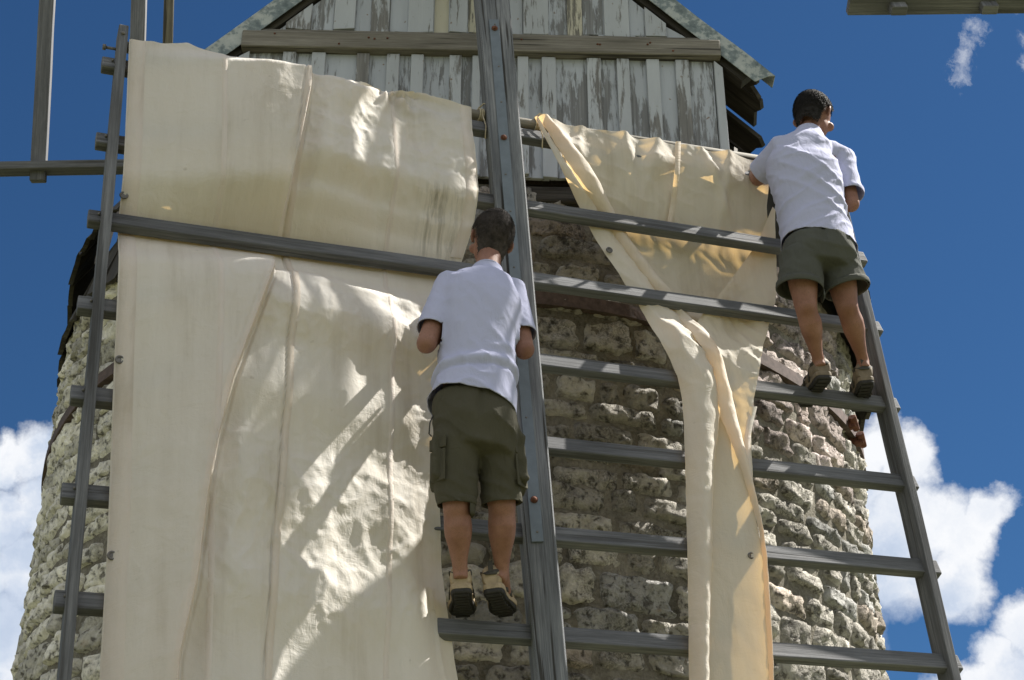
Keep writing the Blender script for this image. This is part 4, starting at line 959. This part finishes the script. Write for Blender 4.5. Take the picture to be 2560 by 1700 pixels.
def hair(name, mat, parent, c, f, up, scale, nstr, length, front, seed, nape=-0.075):
    """short cut hair: a close cap plus several thousand single hairs"""
    rnd = random.Random(seed); f = f.normalized(); up = (up - f * up.dot(f)).normalized(); r = f.cross(up); s = scale; m = MB()
    def surf(th, ph):       # th about the head from the back, ph up
        cx, sx = math.cos(ph), math.sin(ph)
        q = Vector((math.sin(th) * cx * 0.0785, -math.cos(th) * cx * 0.0985 - 0.008, sx * (0.096 if sx > 0 else 0.180) + 0.022))
        if q.z < 0.0:       # follow the narrowing nape
            k = min(1.0, -q.z / 0.14); ff = (0.060 / max(0.02, math.hypot(q.x, q.y))); q.x *= lerp(1, ff, k * 0.85); q.y = lerp(q.y, q.y * ff, k * 0.85)
        return q
    def ok(q):
        back = -q.y
        if q.z > 0.062: return q.y < front
        lim = 0.070 - 0.0 if back > -0.01 else 0.0
        if q.y > 0.012: return q.z > 0.040 + (q.y - 0.012) * 0.9 and q.y < front
        if abs(q.x) > 0.045 and q.y > -0.034: return q.z > 0.020
        return q.z > nape + 0.012 * math.cos(q.x * 60)
    W_ = lambda q: c + r * (q.x * s) + f * (q.y * s) + up * (q.z * s)
    nth, nph = 64, 40; idx = {}
    for j in range(nph + 1):
        ph = -1.35 + (math.pi / 2 + 1.35) * j / nph
        for i in range(nth):
            th = 2 * math.pi * i / nth; q = surf(th, ph)
            if ok(q) :
                q = q * (1.0 + 0.03 * N3(q.x * 55, q.y * 55, q.z * 55)); idx[(i, j)] = len(m.v); m.v.append(W_(q))
    for j in range(nph):
        for i in range(nth):
            k = [(i, j), ((i + 1) % nth, j), ((i + 1) % nth, j + 1), (i, j + 1)]
            if all(q in idx for q in k): m.face([idx[q] for q in k], None, True)
    for _ in range(nstr):
        th = rnd.uniform(-math.pi, math.pi); sz = rnd.uniform(-0.97, 1.0); q = surf(th, math.asin(sz))
        if not ok(q): continue
        nn_ = Vector((q.x / 0.0062, (q.y + 0.008) / 0.0097, (q.z - 0.022) / 0.0092)).normalized()
        down = Vector((0, 0, -1)); whorl = Vector((q.x, q.y + 0.045, 0))
        flow = down * (1.0 if q.z < 0.075 else 0.25) + (whorl * 9.0 if q.z > 0.05 else whorl * 2.0) + Vector((rnd.uniform(-.6, .6), rnd.uniform(-.6, .6), rnd.uniform(-.3, .3)))
        flow = (flow - nn_ * flow.dot(nn_)).normalized(); L_ = length * rnd.uniform(0.6, 1.25) * (0.55 if q.z < -0.03 else 0.45 if q.y > 0.03 else 1.0)
        side = nn_.cross(flow) * 0.0011
        a = q * 1.0; b_ = q + flow * L_ * 0.5 + nn_ * L_ * 0.32; e = q + flow * L_ + nn_ * L_ * 0.28 * rnd.uniform(0.4, 1.3)
        k = len(m.v); m.v += [W_(a - side), W_(a + side), W_(b_ + side * 0.8), W_(b_ - side * 0.8), W_(e)]
        m.face((k, k + 1, k + 2, k + 3)); m.face((k + 3, k + 2, k + 4))
    return m.build(name, mat, parent)
def shoe(parent, heel, toe, up_hint, mat_upper, ln=0.285):
    """heel and toe are points under the sole; one shoe = sole, upper, strap"""
    x = (toe - heel).normalized(); z = (up_hint - x * up_hint.dot(x)).normalized(); y = z.cross(x)
    O_ = lambda a, b, c_: heel + x * a * ln + y * b + z * c_
    prof = ((0.0, 0.020), (0.03, 0.031), (0.12, 0.036), (0.30, 0.034), (0.45, 0.035), (0.62, 0.044), (0.75, 0.048), (0.88, 0.042), (0.96, 0.028), (1.0, 0.012))
    m = MB(); n_ = len(prof)
    ring = [(a, b) for a, b in prof] + [(a, -b) for a, b in reversed(prof)]
    lv = []
    for zc, gr in ((0.000, 0.93), (0.006, 1.0), (0.026, 1.0), (0.030, 0.94)):
        lv.append(len(m.v))
        for a, b in ring: m.v.append(O_(0.5 + (a - 0.5) * (0.985 + 0.02 * (gr - 0.93) / 0.07), b * gr, zc + 0.012 * max(0, a - 0.72) ** 1.0 + (0.006 if 0.35 < a < 0.55 and zc < 0.01 else 0)))
    nr = len(ring)
    for a, b in zip(lv, lv[1:]):
        for k in range(nr): m.face((a + k, a + (k + 1) % nr, b + (k + 1) % nr, b + k))
    m.face([lv[0] + k for k in reversed(range(nr))]); m.face([lv[-1] + k for k in range(nr)])
    for k in range(9):      # tread lugs
        a = 0.08 + 0.105 * k; w = pl(prof, a) * 0.72
        m.box(O_(a, 0, -0.002 + 0.012 * max(0, a - 0.72)), (x, y, z), (0.009, w, 0.004))
    shoe_o = m.build('shoe', M_sole, parent, 0.002)
    ms = MB(); lv = []
    for zc, gr in ((0.0145, 1.05), (0.030, 1.06), (0.036, 0.98)):
        lv.append(len(ms.v))
        for a, b in ring: ms.v.append(O_(0.5 + (a - 0.5) * (1.01 if gr > 1 else 0.97), b * gr, zc + 0.012 * max(0, a - 0.72)))
    for a, b in zip(lv, lv[1:]):
        for k in range(nr): ms.face((a + k, a + (k + 1) % nr, b + (k + 1) % nr, b + k))
    ms.face([lv[0] + k for k in reversed(range(nr))]); ms.face([lv[-1] + k for k in range(nr)])
    ms.build('midsole', mat_upper, shoe_o, 0.002)
    u = MB(); rg = []
    for a, w, h0, h1 in ((0.000, 0.026, 0.026, 0.080), (0.03, 0.035, 0.024, 0.100), (0.14, 0.038, 0.024, 0.106), (0.26, 0.037, 0.024, 0.098), (0.38, 0.036, 0.024, 0.086), (0.52, 0.037, 0.026, 0.074), (0.66, 0.044, 0.027, 0.062), (0.80, 0.045, 0.029, 0.050), (0.91, 0.037, 0.031, 0.042), (0.975, 0.020, 0.033, 0.036)):
        rg.append((O_(a, 0, (h0 + h1) / 2), w, (h1 - h0) / 2, y, z))
    u.rings(rg, 20); u.build('shoe_upper', mat_upper, shoe_o)
    st = MB()
    for a, h, w in ((0.30, 0.098, 0.037), (0.50, 0.082, 0.041)):
        pts = [O_(a + 0.03 * math.sin(t), w * math.cos(t) * 1.04, 0.026 + (h - 0.02) * max(0.0, math.sin(t)) ** 0.7) for t in [math.pi * k / 14 for k in range(15)]]
        st.tube(pts, [(0.0025, 0.010)] * 15, 8)
    hp = [O_(0.16, 0.0365, 0.080), O_(0.05, 0.036, 0.074), O_(-0.012, 0.014, 0.070), O_(-0.012, -0.014, 0.070), O_(0.05, -0.036, 0.074), O_(0.16, -0.0365, 0.080)]
    st.tube(hp, [(0.003, 0.009)] * 6, 8, ref=x * 0.01 + y * 0.02)
    st.box(O_(-0.012, 0, 0.092), (z, y, x), (0.020, 0.008, 0.003))
    st.build('shoe_strap', M_strap, shoe_o)
def limb(mb, pts, rad, n=16): mb.tube(pts, rad, n)
def folds(seed, amp, fine, axis):
    """soft cloth creases, mostly across `axis`"""
    a1 = axis.normalized(); a2 = a1.orthogonal().normalized(); a3 = a1.cross(a2)
    def fn(co, no):
        x, y, z = co.dot(a1), co.dot(a2), co.dot(a3)
        n1 = N3(x * 9 + seed, y * 4 + 2 * x, z * 4); r1 = 1 - abs(N3(x * 7 + 3.0 * y + seed, y * 3.0, z * 3.0 + seed)) * 2.2
        r2 = 1 - abs(N3(x * 16 - 5 * z, y * 7 + seed, z * 7)) * 2.2
        return amp * (0.7 * n1 + 0.6 * max(0, r1) ** 2) + fine * max(0, r2) ** 2
    return fn

def man(root, J, F, hf_fun, sz, mats, styles, seed):
    """J: joints; F: the way he faces; sz: half widths in metres; every garment is a mesh of its own"""
    pel, chest, neckb, hd = J['pel'], J['chest'], J['neck'], J['head']
    UPV = (neckb - pel).normalized(); F = (F - UPV * F.dot(UPV)).normalized(); DEP = F; LAT = F.cross(UPV).normalized()
    hf, hu = hf_fun(F, UPV, LAT); hf = hf.normalized(); p = root; hs = sz['head']
    legs = [(J['hipL'], J['kneeL'], J['ankL'], J['heelL'], J['toeL'], -1), (J['hipR'], J['kneeR'], J['ankR'], J['heelR'], J['toeR'], 1)]
    arms = [(J['shL'], J['elL'], J['haL'], -1), (J['shR'], J['elR'], J['haR'], 1)]
    T = lambda t, o=0.0: lerp(pel, chest, t) + DEP * o
    tw = sz['torso']
    b = MB()
    b.rings([(T(t), w * tw, d * tw, LAT, DEP) for t, w, d in ((-0.26, 0.50, 0.42), (-0.10, 0.86, 0.70), (0.1, 0.84, 0.66), (0.5, 0.80, 0.64), (0.9, 0.84, 0.66), (1.2, 0.86, 0.62), (1.42, 0.72, 0.50), (1.58, 0.45, 0.40))], 24)
    b.tube([lerp(chest, neckb, 0.70), neckb + (hd - neckb) * 0.35 + F * 0.004, hd - UPV * 0.02 * hs + hf * 0.004], [0.060 * hs, 0.050 * hs, 0.050 * hs], 16)
    head(b, hd, hf, hu, hs)
    for sh, el, ha, sgn in arms:
        limb(b, [lerp(chest, sh, 0.6) + UPV * 0.035, sh, lerp(sh, el, 0.5), el], [0.050, 0.046, 0.041, 0.036]); b.ell(el, UDIR * 0.037, VDIR * 0.037, NDIR * 0.037)
        limb(b, [el, lerp(el, ha, 0.3), lerp(el, ha, 0.75), ha], [0.036, 0.038, 0.029, 0.024])
        hand(b, ha, J['handL' if sgn < 0 else 'handR'], J['palmL' if sgn < 0 else 'palmR'], 0.92, 0.6, sgn)
    ca = sz['calf']
    for hip, kn, an, hl, to, sgn in legs:
        bk = -F
        limb(b, [hip + UPV * 0.02, lerp(hip, kn, 0.5), lerp(hip, kn, 0.85), kn], [ca * 1.5, ca * 1.35, ca * 1.10, ca * 1.02]); b.ell(kn, LAT * ca * 1.02, UPV * ca * 1.05, F * ca * 1.04)
        limb(b, [kn, lerp(kn, an, 0.14), lerp(kn, an, 0.30) + bk * 0.008, lerp(kn, an, 0.45) + bk * 0.006, lerp(kn, an, 0.65), lerp(kn, an, 0.85), an, lerp(an, hl, 0.35)], [ca * 1.0, ca * 0.97, ca * 1.03, ca * 0.98, ca * 0.74, ca * 0.56, ca * 0.54, ca * 0.52])
        limb(b, [an, lerp(an, to, 0.4), lerp(hl, to, 0.75) + VDIR * 0.03], [0.026, 0.025, 0.018])
    me = remeshed(b, 0.005, 3)
    body = finish(me, 'body', M_skin, p, lambda co, no: 0.0010 * N3(co.x * 30, co.y * 30, co.z * 30))
    for sd_ in (-1, 1):
        e = MB(); r_ = hf.cross(hu).normalized(); e.ell(hd + (r_ * sd_ * 0.031 + hf * 0.077 + hu.normalized() * 0.002) * hs, r_ * 0.012 * hs, hf * 0.012 * hs, hu * 0.012 * hs, 12, 8); e.build('eye', M_eye, body)
    hair('hair', mats['hair'], p, hd, hf, hu, hs * 1.035, styles['hairs'], styles['hair_len'], styles['front'], seed, styles['nape'])
    # t-shirt
    s = MB()
    s.rings([(T(t) + LAT * o, w * tw, d * tw, LAT, DEP) for t, w, d, o in styles['shirt']] + [(lerp(T(1.5), neckb, 0.5), 0.115 * hs, 0.080 * hs, LAT, DEP), (neckb, 0.066 * hs, 0.064 * hs, LAT, DEP), (lerp(neckb, hd, 0.25), 0.060 * hs, 0.062 * hs, LAT, DEP)], 28)
    cuts = []; sr = sz['sleeve']
    for sh, el, ha, sgn in arms:
        f_ = styles['sleeve_end']
        s.tube([lerp(neckb, sh, 0.25) - UPV * 0.045, lerp(neckb, sh, 0.65) - UPV * 0.025, sh + UPV * 0.002, lerp(sh, el, 0.45), lerp(sh, el, f_), lerp(sh, el, f_ + 0.2)], [sr * 0.95, sr * 1.0, sr, sr * 0.98, sr * 0.95, sr * 0.92], 18)
        cuts.append((lerp(sh, el, f_ + 0.02), el - sh, sr * 1.35, 0.16, (lambda c, g=sgn: (c - pel).dot(LAT) * g > tw * 1.04)))
    cuts.append((T(styles['hem']) + LAT * 0.0, -UPV + LAT * styles['hem_tilt'], 0.35, 0.4, None))
    nn_ = ((hd - neckb).normalized() + DEP * 0.30).normalized()
    nk = neckb + (hd - neckb) * 0.02; cuts.append((nk, nn_, 0.10, 0.2, None))
    me = remeshed(s, 0.0075, 5)
    finish(me, 't_shirt', M_shirt, p, styles['shirt_disp'](pel, UPV, LAT, DEP, tw), cuts, 0.003)
    nb = MB(); a_ = LAT; b2 = nn_.cross(a_).normalized()
    nb.tube([nk + a_ * (0.062 * hs * math.cos(t)) + b2 * (0.063 * hs * math.sin(t)) for t in [2 * math.pi * k / 28 for k in range(29)]], 0.006, 8, cap=False); nb.build('collar', M_shirt, p)
    # shorts
    q = MB(); cr = lerp(J['hipL'], J['hipR'], 0.5); hw = sz['hips']
    q.rings([(T(0.05), 0.80 * hw, 0.66 * hw, LAT, DEP), (T(-0.05), 0.90 * hw, 0.78 * hw, LAT, DEP), (pel - UPV * 0.03, 0.98 * hw, 0.86 * hw, LAT, DEP), (lerp(pel, cr, 1.0), 1.0 * hw, 0.86 * hw, LAT, DEP), (lerp(pel, cr, 1.7), 0.80 * hw, 0.66 * hw, LAT, DEP)], 26)
    cuts = []
    for hip, kn, an, hl, to, sgn in legs:
        d = (kn - hip).normalized(); o = LAT * sgn
        q.tube([hip + UPV * 0.02 + o * -0.002] + [lerp(hip, kn, t) + o * sh_ for t, r_, sh_ in styles['leg']], [(styles['leg'][0][1], styles['leg'][0][1])] + [(r_, r_ * 1.02) for t, r_, sh_ in styles['leg']], 20, ref=LAT)
        cuts.append((lerp(hip, kn, styles['leg_end']) + o * styles['leg'][-1][2], d + o * styles['hem_slant'], styles['leg'][-1][1] * 1.25, 0.2, (lambda c, g=sgn: (c - cr).dot(LAT) * g > 0.0)))
        if styles['cargo']: q.box(lerp(hip, kn, 0.42) + LAT * sgn * 0.066 + NDIR * 0.010, (d, LAT, DEP), (0.080, 0.020, 0.052))
    me = remeshed(q, 0.0065, 4); f2 = folds(seed * 7.0, styles['sh_amp'][0], styles['sh_amp'][1], UPV + LAT * 0.3)
    def dsh(co, no):
        l_ = (co - cr).dot(LAT); h_ = (co - cr).dot(UPV); d = f2(co, no) * sstep(0.12, -0.02, h_)
        d -= 0.007 * math.exp(-(l_ / 0.010) ** 2) * sstep(-0.03, 0.02, h_)
        return d
    shorts = finish(me, 'shorts', mats['shorts'], p, dsh, cuts, 0.003)
    if styles['cargo']:
        for hip, kn, an, hl, to, sgn in legs:
            d = (kn - hip).normalized(); side = (LAT * sgn * 0.86 + NDIR * 0.50).normalized(); tn = d.cross(side).normalized()
            fl = MB(); c = lerp(hip, kn, 0.26) + side * 0.083; fl.box(c, (d, tn, side), (0.020, 0.046, 0.004)); fl.box(c + d * 0.078 - side * 0.001, (d, tn, side), (0.054, 0.043, 0.003)); fl.build('pocket', mats['shorts'], shorts, 0.003)
    for hip, kn, an, hl, to, sgn in legs:
        hm = MB(); d = ((kn - hip).normalized() + LAT * sgn * styles['hem_slant']).normalized(); c = lerp(hip, kn, styles['leg_end'] - 0.055) + LAT * sgn * styles['leg'][-1][2]; rr = styles['leg'][-1][1] + 0.001
        a_ = (LAT - d * LAT.dot(d)).normalized(); b2 = d.cross(a_).normalized()
        hm.tube([c + a_ * (rr * math.cos(t)) + b2 * (rr * 1.02 * math.sin(t)) for t in [2 * math.pi * k / 28 for k in range(29)]], [(0.014, 0.0035)] * 29, 8, cap=False, ref=d); hm.build('cuff', mats['shorts'], shorts)
    for hip, kn, an, hl, to, sgn in legs: shoe(p, hl, to, VDIR, mats['shoe'], sz['foot'])
    return shorts

# ---- the man on the lower rung, at the stock
low = thing('person', 'man in white t-shirt and olive cargo shorts on a low rung beside the main beam', 'person', S(-0.26, -1.14, 0.12), 'men rigging the sail')
def shirt_low(pel, UPV, LAT, DEP, tw):
    ff = folds(2.0, 0.0085, 0.0050, (UPV * 0.75 + LAT * 0.5))
    def fn(co, no):
        h_ = (co - pel).dot(UPV); k = lerp(0.5, 1.4, sstep(0.25, 0.0, h_)); l_ = (co - pel).dot(LAT)
        d = ff(co, no) * k + 0.001
        if abs(l_) < tw * 1.15:
            d -= 0.009 * math.exp(-((h_ - 0.070 - 0.16 * l_) / 0.010) ** 2); d += 0.012 * math.exp(-((h_ - 0.098 - 0.16 * l_) / 0.020) ** 2)
            d += 0.006 * math.exp(-((h_ - 0.15 - 0.30 * l_) / 0.014) ** 2) * sstep(-0.02, 0.08, l_)
            d += 0.005 * math.exp(-((h_ - 0.26 + 0.9 * l_) / 0.016) ** 2) * sstep(0.0, 0.08, l_)
        return d
    return fn
sh_ = man(low, dict(pel=S(-0.344, -0.491, 0.370), chest=S(-0.307, -0.159, 0.370), neck=S(-0.246, 0.088, 0.330), head=S(-0.200, 0.294, 0.290),
    hipL=S(-0.411, -0.630, 0.370), kneeL=S(-0.409, -0.883, 0.310), ankL=S(-0.374, -1.063, 0.205), heelL=S(-0.372, -1.136, 0.200), toeL=S(-0.282, -1.108, -0.060),
    hipR=S(-0.274, -0.613, 0.370), kneeR=S(-0.248, -0.860, 0.310), ankR=S(-0.223, -1.051, 0.195), heelR=S(-0.262, -1.127, 0.200), toeR=S(-0.120, -1.101, -0.055),
    shL=S(-0.391, 0.021, 0.330), elL=S(-0.505, -0.276, 0.370), haL=S(-0.289, 0.105, 0.140), handL=VDIR * 0.9 + UDIR * 0.1, palmL=-NDIR + UDIR * 0.3,
    shR=S(-0.158, 0.040, 0.330), elR=S(-0.147, -0.262, 0.390), haR=S(-0.132, 0.040, 0.200), handR=VDIR * 0.8 - NDIR * 0.6, palmR=-NDIR - UDIR * 0.4),
    (-NDIR * 0.96 + UDIR * 0.24), lambda F, UPV, LAT: (F * 0.96 + UPV * 0.20 - LAT * 0.25, UPV + LAT * 0.06 - F * 0.18),
    dict(head=0.93, torso=0.134, hips=0.147, calf=0.047, sleeve=0.057, foot=0.27),
    dict(hair=M_hairg, shorts=M_olive, shoe=M_tan),
    dict(hairs=14000, hair_len=0.020, front=0.070, nape=-0.142, hem=-0.13, hem_tilt=-0.14, sleeve_end=0.76,
         shirt=[(-0.40, 1.20, 1.08, -0.012), (-0.15, 1.16, 1.06, -0.008), (0.1, 1.07, 0.95, 0), (0.4, 0.98, 0.82, 0), (0.8, 1.0, 0.82, 0), (1.1, 1.10, 0.80, 0), (1.3, 1.10, 0.74, 0), (1.45, 0.98, 0.62, 0)], shirt_disp=shirt_low,
         leg=[(0.12, 0.080, 0.002), (0.4, 0.077, 0.004), (0.7, 0.069, 0.003), (0.95, 0.064, 0.0), (1.10, 0.063, 0.0)], leg_end=0.97, hem_slant=0.0, cargo=True, sh_amp=(0.0065, 0.0060)), 1)
cd = MB(); cd.tube([S(-0.483, -0.544, 0.340), S(-0.501, -0.587, 0.350), S(-0.506, -0.630, 0.350), S(-0.494, -0.633, 0.340)], 0.0025, 6); cd.build('draw_cord', M_strap, sh_)

# ---- the man high on the right rail
high = thing('person', 'black-haired man in white t-shirt and grey-green shorts standing high on the right rail', 'person', S(1.42, 0.0, 0.12), 'men rigging the sail')
def shirt_high(pel, UPV, LAT, DEP, tw):
    ff = folds(12.0, 0.0085, 0.0050, (UPV * 0.7 - LAT * 0.65))
    def fn(co, no):
        h_ = (co - pel).dot(UPV); l_ = (co - pel).dot(LAT); d = ff(co, no) + 0.001
        if abs(l_) < tw * 1.15:
            for c0, a in ((0.12, 0.006), (0.20, 0.007), (0.30, 0.005)): d += a * math.exp(-((h_ - c0 + 0.75 * (l_ - 0.05)) / 0.014) ** 2)
        return d
    return fn
man(high, dict(pel=S(1.239, 0.528, 0.300), chest=S(1.247, 0.841, 0.300), neck=S(1.322, 1.133, 0.280), head=S(1.386, 1.276, 0.270),
    hipL=S(1.140, 0.426, 0.300), kneeL=S(1.140, 0.208, 0.270), ankL=S(1.241, 0.053, 0.130), heelL=S(1.253, -0.032, 0.135), toeL=S(1.307, -0.008, -0.150),
    hipR=S(1.317, 0.452, 0.300), kneeR=S(1.335, 0.239, 0.270), ankR=S(1.456, 0.084, 0.130), heelR=S(1.446, -0.030, 0.135), toeR=S(1.561, -0.005, -0.150),
    shL=S(1.177, 1.028, 0.280), elL=S(1.150, 1.017, 0.100), haL=S(1.260, 1.213, -0.080), handL=UDIR * -0.5 - NDIR * 0.6, palmL=VDIR * -0.6 + UDIR * 0.4,
    shR=S(1.468, 1.044, 0.280), elR=S(1.451, 0.774, 0.300), haR=S(1.574, 1.108, 0.060), handR=VDIR * 0.4 - NDIR * 0.7 - UDIR * 0.2, palmR=-UDIR),
    (-NDIR * 0.95 + UDIR * 0.30), lambda F, UPV, LAT: (F * 0.80 + LAT * 0.56 - UPV * 0.25, UPV * 0.95 + LAT * 0.16 + F * 0.14),
    dict(head=0.98, torso=0.134, hips=0.150, calf=0.045, sleeve=0.062, foot=0.27),
    dict(hair=M_hairb, shorts=M_green, shoe=M_brown),
    dict(hairs=14000, hair_len=0.020, front=0.060, nape=-0.100, hem=-0.10, hem_tilt=-0.10, sleeve_end=0.80,
         shirt=[(-0.45, 1.20, 0.98, 0.0), (-0.15, 1.14, 0.96, 0.0), (0.1, 1.06, 0.90, 0), (0.4, 1.02, 0.84, 0), (0.8, 1.05, 0.82, 0), (1.1, 1.12, 0.80, 0), (1.32, 1.10, 0.74, 0), (1.45, 0.96, 0.62, 0)], shirt_disp=shirt_high,
         leg=[(0.12, 0.084, 0.0), (0.35, 0.088, 0.006), (0.55, 0.091, 0.012), (0.85, 0.093, 0.016)], leg_end=0.64, hem_slant=0.10, cargo=False, sh_amp=(0.0065, 0.0040)), 5)
bpy.context.view_layer.update()
